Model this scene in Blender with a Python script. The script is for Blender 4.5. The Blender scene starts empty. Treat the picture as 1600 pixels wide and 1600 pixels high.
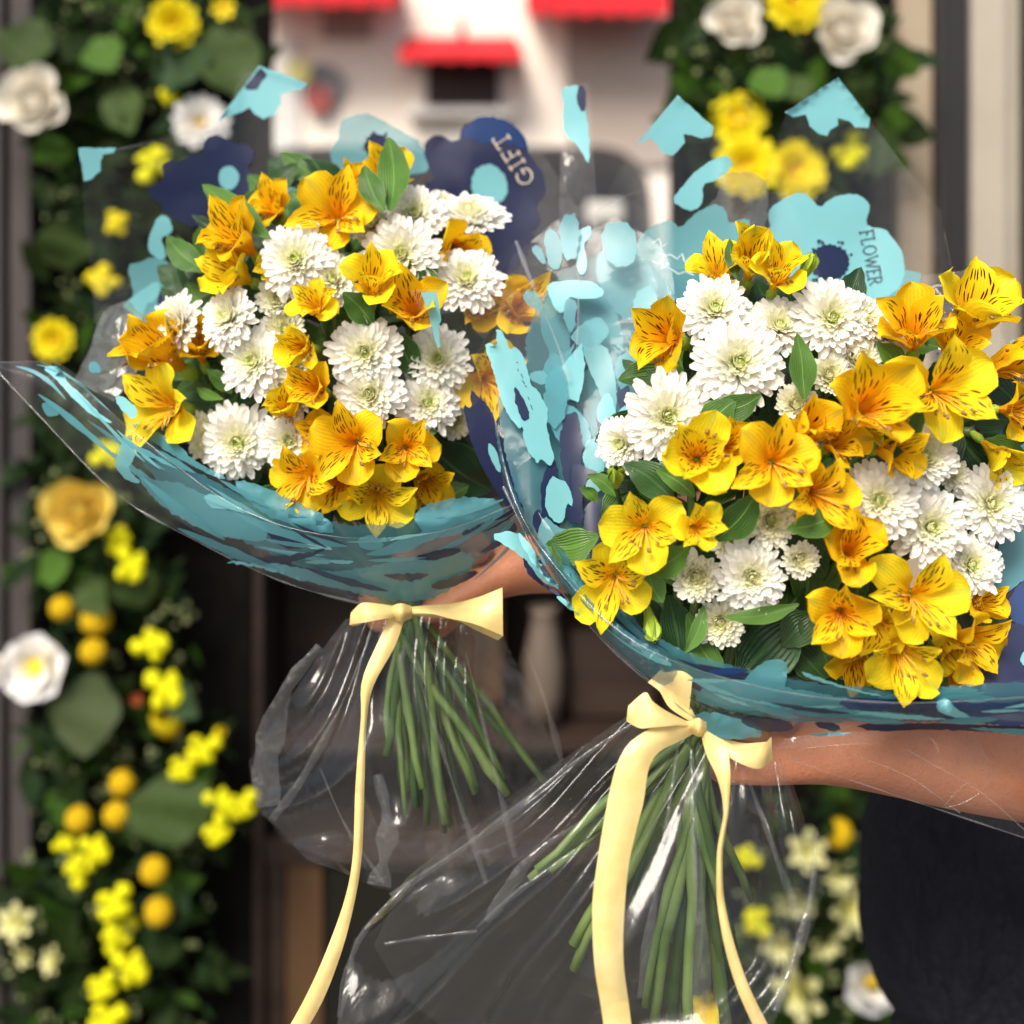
import bpy, bmesh, math, random
from mathutils import Vector, Matrix, noise
from mathutils.bvhtree import BVHTree
from mathutils.geometry import delaunay_2d_cdt

R = math.radians
rnd = random.Random(11)
sc = bpy.context.scene
C = sc.collection

# ------------------------------------------------------------------ camera, sky, sun, exposure
W, CZ, HY = 0.8, 1.5, 450.0          # sensor width / focal length, lens height (m), row of the horizon
cam = bpy.data.cameras.new('camera')
cam.lens, cam.sensor_width = 45.0, 36.0
cam.shift_y = -(800.0 - HY) / 1600.0
cam.clip_start, cam.clip_end = 0.05, 400.0
cam.dof.use_dof = True
cam.dof.focus_distance = 0.89
cam.dof.aperture_fstop = 3.05
cam_o = bpy.data.objects.new('camera', cam)
cam_o.location = (0, 0, CZ)
cam_o.rotation_euler = (R(90), 0, 0)
C.objects.link(cam_o)
sc.camera = cam_o

SUN = Vector((-0.30, -0.62, 0.72)).normalized()
world = bpy.data.worlds.new('World')
sc.world = world
world.use_nodes = True
wn = world.node_tree
bg = wn.nodes['Background']
sky = wn.nodes.new('ShaderNodeTexSky')
sky.sky_type = 'NISHITA'
sky.sun_disc = False
sky.sun_elevation = math.asin(SUN.z)
sky.sun_rotation = math.atan2(SUN.x, SUN.y)
sky.dust_density = 4.0
sky.air_density = 1.0
sky.ozone_density = 0.6
wn.links.new(sky.outputs[0], bg.inputs[0])
bg.inputs[1].default_value = 0.112
sl = bpy.data.lights.new('sun', 'SUN')
sl.energy = 2.8
sl.angle = R(24)
sl.color = (1.0, 0.94, 0.84)
so = bpy.data.objects.new('sun', sl)
so.rotation_euler = SUN.to_track_quat('Z', 'Y').to_euler()
so.location = (-2, -4, 6)
C.objects.link(so)
sc.view_settings.view_transform = 'Standard'
sc.view_settings.look = 'None'
sc.view_settings.exposure = 0.75
sc.view_settings.gamma = 1.0
sc.render.engine = 'CYCLES'
sc.cycles.use_denoising = True
sc.cycles.transparent_max_bounces = 40
sc.cycles.max_bounces = 8
sc.cycles.caustics_reflective = False
sc.cycles.caustics_refractive = False


def P(px, py, d):
    """the place in the street that the 1600 px photograph shows at (px, py), d metres in front of the lens"""
    return Vector(((px - 800.0) / 1600.0 * W * d, d, CZ - (py - HY) / 1600.0 * W * d))


def S(n, d):
    return n / 1600.0 * W * d


# ------------------------------------------------------------------ node helpers
class NT:
    def __init__(s, name):
        s.m = bpy.data.materials.new(name)
        s.m.use_nodes = True
        s.t = s.m.node_tree
        s.t.nodes.clear()
        s.out = s.t.nodes.new('ShaderNodeOutputMaterial')

    def n(s, typ, **kw):
        x = s.t.nodes.new(typ)
        for k, v in kw.items():
            setattr(x, k, v)
        return x

    def l(s, a, b):
        s.t.links.new(a, b)

    def val(s, sock, v):
        if hasattr(v, 'links'):
            s.l(v, sock)
        else:
            if isinstance(v, tuple) and len(v) == 3 and sock.type == 'RGBA':
                v = (*v, 1)
            sock.default_value = v

    def math(s, op, a, b=0.5, c=None):
        x = s.n('ShaderNodeMath', operation=op)
        s.val(x.inputs[0], a)
        s.val(x.inputs[1], b)
        if c is not None:
            s.val(x.inputs[2], c)
        return x.outputs[0]

    def mix(s, f, a, b):
        x = s.n('ShaderNodeMix', data_type='RGBA')
        s.val(x.inputs[0], f)
        s.val(x.inputs[6], a)
        s.val(x.inputs[7], b)
        return x.outputs[2]

    def ramp(s, f, stops, interp='LINEAR'):
        x = s.n('ShaderNodeValToRGB')
        x.color_ramp.interpolation = interp
        el = x.color_ramp.elements
        while len(el) < len(stops):
            el.new(0.5)
        for e, (p, c) in zip(el, stops):
            e.position = p
            e.color = (*c, 1) if not isinstance(c, float) else (c, c, c, 1)
        s.val(x.inputs[0], f)
        return x.outputs[0]

    def step(s, x, a, b):
        m = s.n('ShaderNodeMapRange', interpolation_type='SMOOTHSTEP')
        s.val(m.inputs[0], x)
        m.inputs[1].default_value = a
        m.inputs[2].default_value = b
        return m.outputs[0]

    def noise(s, scale, detail=3.0, vec=None, rough=0.55):
        x = s.n('ShaderNodeTexNoise')
        x.inputs['Scale'].default_value = scale
        x.inputs['Detail'].default_value = detail
        x.inputs['Roughness'].default_value = rough
        if vec is not None:
            s.l(vec, x.inputs['Vector'])
        return x.outputs[0]

    def uv(s):
        x = s.n('ShaderNodeUVMap')
        y = s.n('ShaderNodeSeparateXYZ')
        s.l(x.outputs[0], y.inputs[0])
        return x.outputs[0], y.outputs[0], y.outputs[1]

    def objvec(s):
        return s.n('ShaderNodeTexCoord').outputs['Object']

    def bump(s, h, strength=0.3, dist=0.001):
        b = s.n('ShaderNodeBump')
        b.inputs['Strength'].default_value = strength
        b.inputs['Distance'].default_value = dist
        s.l(h, b.inputs['Height'])
        return b.outputs[0]

    def pbsdf(s, col, rough=0.5, spec=0.4, normal=None, metal=0.0, sheen=0.0):
        p = s.n('ShaderNodeBsdfPrincipled')
        s.val(p.inputs['Base Color'], col)
        s.val(p.inputs['Roughness'], rough)
        p.inputs['Specular IOR Level'].default_value = spec
        p.inputs['Metallic'].default_value = metal
        p.inputs['Sheen Weight'].default_value = sheen
        if normal is not None:
            s.l(normal, p.inputs['Normal'])
        return p.outputs[0]

    def leafy(s, col, rough, trans, spec=0.3, normal=None, tcol=None):
        p = s.pbsdf(col, rough, spec, normal)
        t = s.n('ShaderNodeBsdfTranslucent')
        s.val(t.inputs[0], tcol if tcol is not None else col)
        if normal is not None:
            s.l(normal, t.inputs['Normal'])
        m = s.n('ShaderNodeMixShader')
        m.inputs[0].default_value = trans
        s.l(p, m.inputs[1])
        s.l(t.outputs[0], m.inputs[2])
        return m.outputs[0]

    def end(s, sh):
        s.l(sh, s.out.inputs[0])
        return s.m


def plain(name, c1, c2=None, scale=8.0, rough=0.6, spec=0.3, bump=0.0, bdist=0.002, metal=0.0, stretch=None, sheen=0.0):
    k = NT(name)
    v = k.objvec()
    if stretch:
        mp = k.n('ShaderNodeMapping')
        mp.inputs['Scale'].default_value = stretch
        k.l(v, mp.inputs[0])
        v = mp.outputs[0]
    f = k.noise(scale, 4.0, v)
    col = k.mix(k.step(f, 0.3, 0.7), c1, c2 if c2 else tuple(x * 0.75 for x in c1))
    nrm = k.bump(k.noise(scale * 3, 5.0, v), bump, bdist) if bump else None
    return k.end(k.pbsdf(col, rough, spec, nrm, metal, sheen))


# ------------------------------------------------------------------ object helpers
MW = {}


def thing(name, label, cat, M=None, group=None, kind=None):
    o = bpy.data.objects.new(name, None)
    o.empty_display_size = 0.01
    M = M if M is not None else Matrix.Identity(4)
    o.matrix_world = M
    MW[o.name] = M.copy()
    C.objects.link(o)
    o['label'] = label
    o['category'] = cat
    if group:
        o['group'] = group
    if kind:
        o['kind'] = kind
    return o


def tag(o, label, cat=None, group=None, kind=None):
    o['label'] = label
    if cat:
        o['category'] = cat
    if group:
        o['group'] = group
    if kind:
        o['kind'] = kind
    return o


def mesh(name, verts, faces, mats, uvs=None, smooth=True, fm=None):
    me = bpy.data.meshes.new(name)
    me.from_pydata([tuple(v) for v in verts], [], faces)
    if uvs is not None:
        lay = me.uv_layers.new(name='UVMap')
        for lp in me.loops:
            lay.data[lp.index].uv = uvs[lp.vertex_index]
    for m in (mats if isinstance(mats, (list, tuple)) else [mats]):
        me.materials.append(m)
    if smooth:
        me.polygons.foreach_set('use_smooth', [True] * len(me.polygons))
    if fm:
        me.polygons.foreach_set('material_index', fm)
    me.update()
    return me


def place(name, me, parent=None, local=False, kind=None, world=None):
    """link a mesh; geometry is in world space unless local is set (then it is in its parent's space)"""
    o = bpy.data.objects.new(name, me)
    if world is not None:
        o.matrix_world = world
        MW[o.name] = world.copy()
    C.objects.link(o)
    if parent is not None:
        o.parent = parent
        if not local:
            o.matrix_parent_inverse = MW.get(parent.name, Matrix.Identity(4)).inverted()
    if kind:
        o['kind'] = kind
    return o


class MB:
    """collects shapes for one mesh"""
    def __init__(s):
        s.v, s.f, s.u = [], [], []

    def add(s, v, f, u=None):
        b = len(s.v)
        s.v += [Vector(x) for x in v]
        s.f += [[i + b for i in q] for q in f]
        s.u += u if u else [(0.5, 0.5)] * len(v)

    def box(s, lo, hi):
        x0, y0, z0 = lo
        x1, y1, z1 = hi
        s.add([(x0, y0, z0), (x1, y0, z0), (x1, y1, z0), (x0, y1, z0), (x0, y0, z1), (x1, y0, z1), (x1, y1, z1), (x0, y1, z1)],
              [(0, 3, 2, 1), (4, 5, 6, 7), (0, 1, 5, 4), (1, 2, 6, 5), (2, 3, 7, 6), (3, 0, 4, 7)])

    def build(s, name, mat, parent=None, kind=None, smooth=True, bevel=0.0, local=False):
        me = mesh(name, s.v, s.f, mat, s.u, smooth)
        if bevel:
            bm = bmesh.new()
            bm.from_mesh(me)
            bmesh.ops.bevel(bm, geom=bm.edges[:], offset=bevel, segments=2, affect='EDGES', profile=0.7)
            bm.to_mesh(me)
            bm.free()
        return place(name, me, parent, local, kind)


def tube(pts, rad, sides=7, cap=True):
    pts = [Vector(p) for p in pts]
    n = len(pts)
    rad = rad if isinstance(rad, (list, tuple)) else [rad] * n
    v, f, u = [], [], []
    t0 = (pts[1] - pts[0]).normalized()
    a = t0.orthogonal().normalized()
    for i in range(n):
        t = (pts[min(i + 1, n - 1)] - pts[max(i - 1, 0)]).normalized()
        a = (a - t * a.dot(t)).normalized()
        b = t.cross(a)
        for k in range(sides):
            w = 2 * math.pi * k / sides
            v.append(pts[i] + (a * math.cos(w) + b * math.sin(w)) * rad[i])
            u.append((k / sides, i / (n - 1)))
    for i in range(n - 1):
        for k in range(sides):
            k2 = (k + 1) % sides
            f.append((i * sides + k, i * sides + k2, (i + 1) * sides + k2, (i + 1) * sides + k))
    if cap:
        f.append(tuple(range(sides - 1, -1, -1)))
        f.append(tuple((n - 1) * sides + k for k in range(sides)))
    return v, f, u


def bez(p0, p1, p2, p3, n):
    out = []
    for i in range(n + 1):
        t = i / n
        out.append(p0 * (1 - t) ** 3 + p1 * 3 * t * (1 - t) ** 2 + p2 * 3 * t * t * (1 - t) + p3 * t ** 3)
    return out


def resample(pl, n, smooth=True):
    """n+1 points along a polyline of tuples, by length, Catmull-Rom between its points"""
    pl = [Vector(p) for p in pl]
    seg = [0.0]
    for a, b in zip(pl, pl[1:]):
        seg.append(seg[-1] + max(1e-6, (b - a).length))
    out = []
    for i in range(n + 1):
        s = seg[-1] * i / n
        k = 0
        while k < len(pl) - 2 and seg[k + 1] < s:
            k += 1
        t = (s - seg[k]) / (seg[k + 1] - seg[k])
        p1, p2 = pl[k], pl[k + 1]
        if smooth:
            p0 = pl[k - 1] if k > 0 else p1 * 2 - p2
            p3 = pl[k + 2] if k + 2 < len(pl) else p2 * 2 - p1
            q = 0.5 * ((2 * p1) + (p2 - p0) * t + (2 * p0 - 5 * p1 + 4 * p2 - p3) * t * t + (3 * p1 - p0 - 3 * p2 + p3) * t ** 3)
        else:
            q = p1.lerp(p2, t)
        out.append(q)
    return out


def interp(tab, x):
    for (a, p), (b, q) in zip(tab, tab[1:]):
        if x <= b:
            t = (x - a) / (b - a)
            t = t * t * (3 - 2 * t) if len(tab) > 3 else t
            return p + (q - p) * t
    return tab[-1][1]


def frame(px, py, d, a, b, roll, size):
    """local axes of a flower: Z leaves its face towards (a right, b up) and the lens, Y is its upper side"""
    n = Vector((a, -math.sqrt(max(0.03, 1 - a * a - b * b)), b)).normalized()
    x = Vector((1, 0, 0))
    x = (x - n * x.dot(n)).normalized()
    y = n.cross(x)
    M = Matrix(((x.x, y.x, n.x), (x.y, y.y, n.y), (x.z, y.z, n.z))).to_4x4()
    return Matrix.Translation(P(px, py, d)) @ M @ Matrix.Rotation(R(roll), 4, 'Z') @ Matrix.Scale(size, 4), n
# ------------------------------------------------------------------ materials
def petal_streaked(name, yellow, orange, dark):
    k = NT(name)
    uvv, u, v = k.uv()
    oi = k.n('ShaderNodeObjectInfo')
    base = k.ramp(v, [(0.0, orange), (0.26, orange), (0.62, yellow), (1.0, tuple(c * 1.0 for c in yellow))])
    side = k.math('ABSOLUTE', k.math('SUBTRACT', u, 0.5))
    sx = k.math('MULTIPLY', k.math('ADD', u, k.math('MULTIPLY', oi.outputs['Random'], 7.0)), 11.0)
    sy = k.math('MULTIPLY', k.math('ADD', v, k.math('MULTIPLY', side, -0.35)), 3.4)
    cx = k.n('ShaderNodeCombineXYZ')
    k.l(sx, cx.inputs[0])
    k.l(sy, cx.inputs[1])
    vo = k.n('ShaderNodeTexVoronoi', voronoi_dimensions='2D')
    vo.inputs['Scale'].default_value = 1.0
    vo.inputs['Randomness'].default_value = 0.8
    k.l(cx.outputs[0], vo.inputs['Vector'])
    dash = k.math('SUBTRACT', 1.0, k.step(vo.outputs['Distance'], 0.20, 0.29))
    sep = k.n('ShaderNodeSeparateColor')
    k.l(vo.outputs['Color'], sep.inputs[0])
    dash = k.math('MULTIPLY', dash, k.step(sep.outputs[0], 0.06, 0.12))
    inside = k.math('MULTIPLY', k.step(v, 0.16, 0.24), k.math('SUBTRACT', 1.0, k.step(v, 0.80, 0.9)))
    inside = k.math('MULTIPLY', inside, k.math('SUBTRACT', 1.0, k.step(side, 0.43, 0.47)))
    rib = k.math('MULTIPLY', k.math('SUBTRACT', 1.0, k.step(side, 0.012, 0.03)), k.math('MULTIPLY', k.step(v, 0.25, 0.35), k.math('SUBTRACT', 1.0, k.step(v, 0.6, 0.72))))
    f = k.math('MAXIMUM', k.math('MULTIPLY', dash, inside), k.math('MULTIPLY', rib, 0.8))
    tone = k.math('MULTIPLY', k.noise(90.0, 3.0, k.objvec()), 0.25)
    base = k.mix(tone, base, orange)
    vn = k.math('MULTIPLY', k.step(k.math('SINE', k.math('ADD', k.math('MULTIPLY', u, 85.0), k.math('MULTIPLY', k.noise(30.0, 2.0, k.objvec()), 5.0))), 0.2, 1.0), 0.30)
    base = k.mix(vn, base, tuple(c * .8 for c in orange))
    col = k.mix(f, base, dark)
    n = k.bump(k.math('SINE', k.math('MULTIPLY', u, 90.0)), 0.12, 0.0006)
    return k.end(k.leafy(col, 0.58, 0.38, 0.16, n))


def petal_broad(name, yellow, orange, green):
    k = NT(name)
    uvv, u, v = k.uv()
    oi = k.n('ShaderNodeObjectInfo')
    side = k.math('ABSOLUTE', k.math('SUBTRACT', u, 0.5))
    base = k.ramp(v, [(0.0, orange), (0.2, orange), (0.6, yellow), (1.0, yellow)])
    base = k.mix(k.math('MULTIPLY', k.step(k.noise(60.0, 3.0, k.objvec()), 0.4, 0.75), 0.45), base, orange)
    keel = k.math('MULTIPLY', k.math('SUBTRACT', 1.0, k.step(side, 0.02, 0.20)), k.step(v, 0.55, 0.95))
    keel = k.math('MULTIPLY', keel, k.step(oi.outputs['Random'], 0.15, 0.7))
    base = k.mix(k.math('MULTIPLY', keel, 0.85), base, green)
    base = k.mix(k.math('MULTIPLY', oi.outputs['Random'], 0.25), base, tuple(0.5 * (a + b) for a, b in zip(yellow, orange)))
    vein = k.math('SINE', k.math('ADD', k.math('MULTIPLY', u, 70.0), k.math('MULTIPLY', k.noise(26.0, 2.0, k.objvec()), 5.0)))
    base = k.mix(k.math('MULTIPLY', k.step(vein, 0.1, 1.0), 0.30), base, tuple(c * .82 for c in orange))
    n = k.bump(vein, 0.15, 0.0008)
    return k.end(k.leafy(base, 0.56, 0.38, 0.16, n))


YEL, ORG = (0.93, 0.63, 0.010), (0.91, 0.41, 0.006)
LEM, LOR = (0.92, 0.74, 0.018), (0.90, 0.46, 0.008)
MAR = (0.085, 0.008, 0.005)
M_IN = [petal_streaked('alstroemeria golden streaked petal', YEL, ORG, MAR), petal_streaked('alstroemeria lemon streaked petal', LEM, LOR, MAR)]
M_OUT = [petal_broad('alstroemeria golden petal', YEL, ORG, (0.30, 0.36, 0.04)), petal_broad('alstroemeria lemon petal', LEM, (0.90, 0.58, 0.012), (0.40, 0.52, 0.05))]


def mum_mat(name, tint):
    k = NT(name)
    uvv, u, v = k.uv()
    # u: 0 at the heart, 1 at the outer ring; v along a petal
    heart = k.math('SUBTRACT', 1.0, k.step(u, 0.05, 0.85 + tint))
    foot = k.math('SUBTRACT', 1.0, k.step(v, 0.05, 0.55))
    f = k.math('ADD', k.math('MULTIPLY', heart, 0.62), k.math('MULTIPLY', foot, k.math('MULTIPLY', heart, 0.5)))
    f = k.math('MINIMUM', f, 1.0)
    green = k.math('SUBTRACT', 1.0, k.step(u, 0.0, 0.2))
    col = k.mix(f, (0.92, 0.905, 0.85), (0.89, 0.88, 0.42))
    col = k.mix(green, col, (0.55, 0.72, 0.10))
    return k.end(k.leafy(col, 0.55, 0.35, 0.2))


M_MUM = mum_mat('white chrysanthemum petal', 0.0)
M_MUMG = mum_mat('young cream chrysanthemum petal', 0.55)
M_HEART = plain('chrysanthemum heart', (0.50, 0.70, 0.06), (0.62, 0.76, 0.14), 400.0, 0.6)


def leaf_mat(name, c1, c2, trans=0.25, rough=0.42, spec=0.4):
    k = NT(name)
    uvv, u, v = k.uv()
    oi = k.n('ShaderNodeObjectInfo')
    w = k.math('SINE', k.math('MULTIPLY', u, 75.0))
    f = k.math('ADD', k.math('MULTIPLY', k.noise(45.0, 4.0, k.objvec()), 0.7), k.math('MULTIPLY', oi.outputs['Random'], 0.45))
    col = k.mix(k.step(f, 0.25, 0.85), c1, c2)
    side = k.math('ABSOLUTE', k.math('SUBTRACT', u, 0.5))
    mid = k.math('SUBTRACT', 1.0, k.step(side, 0.01, 0.045))
    edge = k.step(side, 0.455, 0.495)
    pale = tuple(min(1, c * 1.9 + 0.02) for c in c2)
    col = k.mix(k.math('MULTIPLY', mid, 0.55), col, pale)
    col = k.mix(k.math('MULTIPLY', edge, 0.5), col, pale)
    n = k.bump(w, 0.35, 0.0009)
    return k.end(k.leafy(col, rough, trans, spec, n, tcol=tuple(min(1, c * 1.5) for c in c2)))


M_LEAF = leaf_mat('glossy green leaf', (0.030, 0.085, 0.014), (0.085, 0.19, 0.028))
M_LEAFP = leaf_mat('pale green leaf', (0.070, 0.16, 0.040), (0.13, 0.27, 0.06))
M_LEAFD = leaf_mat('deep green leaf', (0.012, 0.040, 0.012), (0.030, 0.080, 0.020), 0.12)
M_STEM = plain('green flower stem', (0.040, 0.085, 0.018), (0.115, 0.17, 0.045), 22.0, 0.45, 0.4, 0.2, 0.0005)
M_STEMS = [M_STEM, plain('dark flower stem', (0.022, 0.055, 0.012), (0.05, 0.09, 0.025), 22.0, 0.5, 0.35, 0.2, 0.0005), plain('pale flower stem', (0.07, 0.13, 0.03), (0.12, 0.17, 0.05), 22.0, 0.5, 0.35, 0.2, 0.0005), M_STEM]
M_BUD = plain('green bud', (0.36, 0.46, 0.04), (0.22, 0.36, 0.04), 50.0, 0.5)
M_STAMEN = plain('stamen', (0.85, 0.48, 0.05), (0.70, 0.34, 0.04), 80.0, 0.5)
M_ANTHER = plain('anther', (0.22, 0.12, 0.03), (0.30, 0.18, 0.04), 80.0, 0.6)


def film_mat(name, haze, refl, tint=(0.985, 0.99, 0.99), rough=0.07, bump=0.35, dist=0.004, scale=26.0):
    k = NT(name)
    v = k.objvec()
    h = k.math('ADD', k.noise(scale, 2.0, v), k.math('MULTIPLY', k.noise(scale * 4, 2.0, v), 0.25))
    n = k.bump(h, bump, dist)
    lw = k.n('ShaderNodeLayerWeight')
    lw.inputs['Blend'].default_value = 0.5
    k.l(n, lw.inputs['Normal'])
    f3 = k.math('POWER', lw.outputs['Facing'], 3.2)
    fac = k.math('MINIMUM', k.math('ADD', k.math('MULTIPLY', f3, 0.36 * refl), 0.032 * refl), 0.75)
    tr = k.n('ShaderNodeBsdfTransparent')
    tr.inputs[0].default_value = (*tint, 1)
    gl = k.n('ShaderNodeBsdfGlossy')
    gl.inputs['Roughness'].default_value = rough
    gl.inputs[0].default_value = (1, 1, 1, 1)
    k.l(n, gl.inputs['Normal'])
    df = k.n('ShaderNodeBsdfTranslucent')
    df.inputs[0].default_value = (0.8, 0.82, 0.84, 1)
    d2 = k.n('ShaderNodeBsdfDiffuse')
    d2.inputs[0].default_value = (0.8, 0.82, 0.84, 1)
    md = k.n('ShaderNodeMixShader')
    k.l(df.outputs[0], md.inputs[1])
    k.l(d2.outputs[0], md.inputs[2])
    m1 = k.n('ShaderNodeMixShader')
    m1.inputs[0].default_value = haze
    k.l(tr.outputs[0], m1.inputs[1])
    k.l(md.outputs[0], m1.inputs[2])
    m2 = k.n('ShaderNodeMixShader')
    k.l(fac, m2.inputs[0])
    k.l(m1.outputs[0], m2.inputs[1])
    k.l(gl.outputs[0], m2.inputs[2])
    return k.end(m2.outputs[0])


M_FILM = film_mat('clear cellophane', 0.012, 0.8)
M_FILM2 = film_mat('doubled cellophane', 0.03, 0.5, rough=0.2, bump=0.5)
M_WALLF = film_mat('thin flat cellophane', 0.010, 0.28, rough=0.1)
M_SKIRT = film_mat('crumpled cellophane', 0.012, 0.85, rough=0.17, bump=0.4, dist=0.006, scale=22.0)
M_CREASE = film_mat('folded cellophane crease', 0.06, 1.2, rough=0.14, bump=0.8, scale=40.0)
M_SMOKE = film_mat('smoky folded cellophane', .10, 1.2, (.72, .70, .66))
M_OLIVE = film_mat('olive tinted film', .16, 1.0, (.62, .66, .52), rough=.2, bump=.9)


def ink(name, col, alpha, trans=0.35, rough=0.32):
    k = NT(name)
    sh = k.leafy(col, rough, trans, 0.45)
    tr = k.n('ShaderNodeBsdfTransparent')
    m = k.n('ShaderNodeMixShader')
    m.inputs[0].default_value = alpha
    k.l(tr.outputs[0], m.inputs[1])
    k.l(sh, m.inputs[2])
    return k.end(m.outputs[0])


AQ = (0.22, 0.57, 0.62)
M_AQUA = ink('aqua print', AQ, 0.97)
M_AQUAT = ink('thin aqua print', (0.18, 0.48, 0.53), 0.72)
M_TEAL = ink('teal print in layers', (0.11, 0.36, 0.42), 0.78)  # aqua ink darkened for overlaid film and for shade inside the bowl
M_VEIL = ink('faint teal print in layers', (0.065, 0.23, 0.285), 0.62)
M_NAVY = ink('navy print', (0.008, 0.014, 0.055), 0.97, 0.15)
M_NAVYT = ink('thin navy print', (0.014, 0.019, 0.062), 0.88, 0.15)
M_BLUE = ink('blue print', (0.012, 0.045, 0.17), 0.95, 0.3)
M_PALEINK = ink('beige lettering', (0.55, 0.47, 0.38), 1.0, 0.1)
M_WHITEINK = ink('white handwriting', (0.85, 0.88, 0.88), 0.9, 0.1)


def satin(name):
    k = NT(name)
    uvv, u, v = k.uv()
    f = k.noise(70.0, 4.0, k.objvec())
    col = k.mix(k.step(f, 0.3, 0.7), (0.76, 0.57, 0.21), (0.83, 0.65, 0.28))
    h = k.math('ADD', k.noise(55.0, 4.0, k.objvec()), k.math('MULTIPLY', k.math('SINE', k.math('MULTIPLY', u, 220.0)), 0.05))
    n = k.bump(h, 0.2, 0.004)
    return k.end(k.leafy(col, 0.30, 0.18, 0.6, n))


M_SATIN = satin('pale yellow satin')


def skin_mat():
    k = NT('brown skin')
    v = k.objvec()
    f = k.noise(14.0, 5.0, v)
    col = k.mix(k.step(f, 0.3, 0.7), (0.40, 0.150, 0.075), (0.52, 0.215, 0.115))
    g = k.noise(420.0, 3.0, v)
    col = k.mix(k.math('MULTIPLY', k.step(g, 0.5, 0.75), 0.25), col, (0.25, 0.09, 0.05))
    n = k.bump(k.math('ADD', g, k.math('MULTIPLY', k.noise(90.0, 4.0, v), 1.2)), 0.5, 0.0012)
    p = k.n('ShaderNodeBsdfPrincipled')
    k.l(col, p.inputs['Base Color'])
    p.inputs['Roughness'].default_value = 0.5
    p.inputs['Specular IOR Level'].default_value = 0.35
    p.inputs['Subsurface Weight'].default_value = 0.08
    p.inputs['Subsurface Radius'].default_value = (0.01, 0.004, 0.002)
    k.l(n, p.inputs['Normal'])
    return k.end(p.outputs[0])


M_SKIN = skin_mat()
M_BLACK = plain('black cotton', (0.007, 0.0075, 0.012), (0.011, 0.0115, 0.018), 2.2, 0.9, 0.2, 1.0, 0.09, stretch=(2.6, 2.6, 1.1))
M_HAIR = plain('black hair', (0.008, 0.007, 0.006), (0.015, 0.012, 0.010), 60.0, 0.5, 0.4, 0.5, 0.002)
M_NAIL = plain('finger nail', (0.55, 0.30, 0.22), (0.60, 0.34, 0.26), 60.0, 0.3, 0.5)
# ------------------------------------------------------------------ the setting: pavement, shop front piers, far building
M_PAVE = plain('grey pavement', (0.16, 0.155, 0.15), (0.22, 0.21, 0.20), 2.0, 0.85, 0.2, 0.3, 0.01)
M_ROAD = plain('asphalt', (0.05, 0.05, 0.052), (0.065, 0.065, 0.065), 3.0, 0.9, 0.2, 0.4, 0.01)
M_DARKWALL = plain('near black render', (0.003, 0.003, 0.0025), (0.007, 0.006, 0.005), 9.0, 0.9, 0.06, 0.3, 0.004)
M_SLAT = plain('grey brown timber slat', (0.070, 0.058, 0.055), (0.045, 0.040, 0.040), 5.0, 0.7, 0.2, 0.3, 0.003, stretch=(6, 6, 0.4))
M_BEIGE = plain('beige painted post', (0.36, 0.29, 0.21), (0.30, 0.24, 0.17), 3.0, 0.7, 0.3, 0.15, 0.002)
M_STONE = plain('pale stone pillar', (0.36, 0.32, 0.26), (0.29, 0.255, 0.20), 3.0, 0.75, 0.3, 0.3, 0.003)
M_BLACKM = plain('black metal post', (0.010, 0.010, 0.011), (0.016, 0.015, 0.015), 5.0, 0.45, 0.4)
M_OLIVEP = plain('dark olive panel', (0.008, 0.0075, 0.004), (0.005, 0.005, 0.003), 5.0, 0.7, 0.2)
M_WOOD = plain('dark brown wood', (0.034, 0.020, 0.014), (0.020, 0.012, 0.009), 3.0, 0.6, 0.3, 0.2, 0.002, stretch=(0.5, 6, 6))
M_WOOD2 = plain('tan wood', (0.085, 0.044, 0.018), (0.06, 0.03, 0.012), 3.0, 0.6, 0.3, 0.2, 0.002, stretch=(6, 6, 0.5))
M_WHITEW = plain('white painted siding', (0.90, 0.81, 0.71), (0.82, 0.73, 0.63), 0.6, 0.8, 0.2)
M_GREYW = plain('greige painted panel', (0.42, 0.35, 0.30), (0.35, 0.29, 0.25), 0.8, 0.8, 0.2)
M_RED = plain('red awning canvas', (0.62, 0.022, 0.030), (0.52, 0.018, 0.025), 2.0, 0.75, 0.2, 0.2, 0.01)
M_SHUT = plain('brown shutter', (0.040, 0.024, 0.024), (0.030, 0.018, 0.018), 3.0, 0.6, 0.3)
M_TRIM = plain('white trim', (0.66, 0.64, 0.60), (0.60, 0.58, 0.54), 2.0, 0.6, 0.3)
M_VAN = plain('dark grey van paint', (0.022, 0.021, 0.022), (0.017, 0.016, 0.017), 1.0, 0.45, 0.35)
M_VGLASS = plain('dark glass', (0.010, 0.011, 0.012), (0.012, 0.012, 0.013), 1.0, 0.08, 0.6)
M_RUBBER = plain('tyre rubber', (0.012, 0.012, 0.012), None, 8.0, 0.85, 0.2)
M_CHROME = plain('headlamp', (0.75, 0.76, 0.78), (0.65, 0.66, 0.68), 3.0, 0.15, 0.5)
M_CERAM = plain('beige ceramic', (0.11, 0.085, 0.066), (0.08, 0.062, 0.048), 6.0, 0.5, 0.3)
M_SIGNY = plain('yellow sign enamel', (0.72, 0.66, 0.24), (0.66, 0.60, 0.22), 4.0, 0.5)
M_SIGNG = plain('grey sign enamel', (0.22, 0.22, 0.23), None, 4.0, 0.5)
M_SIGNR = plain('faded red sign enamel', (0.42, 0.10, 0.09), None, 4.0, 0.5)

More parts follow.
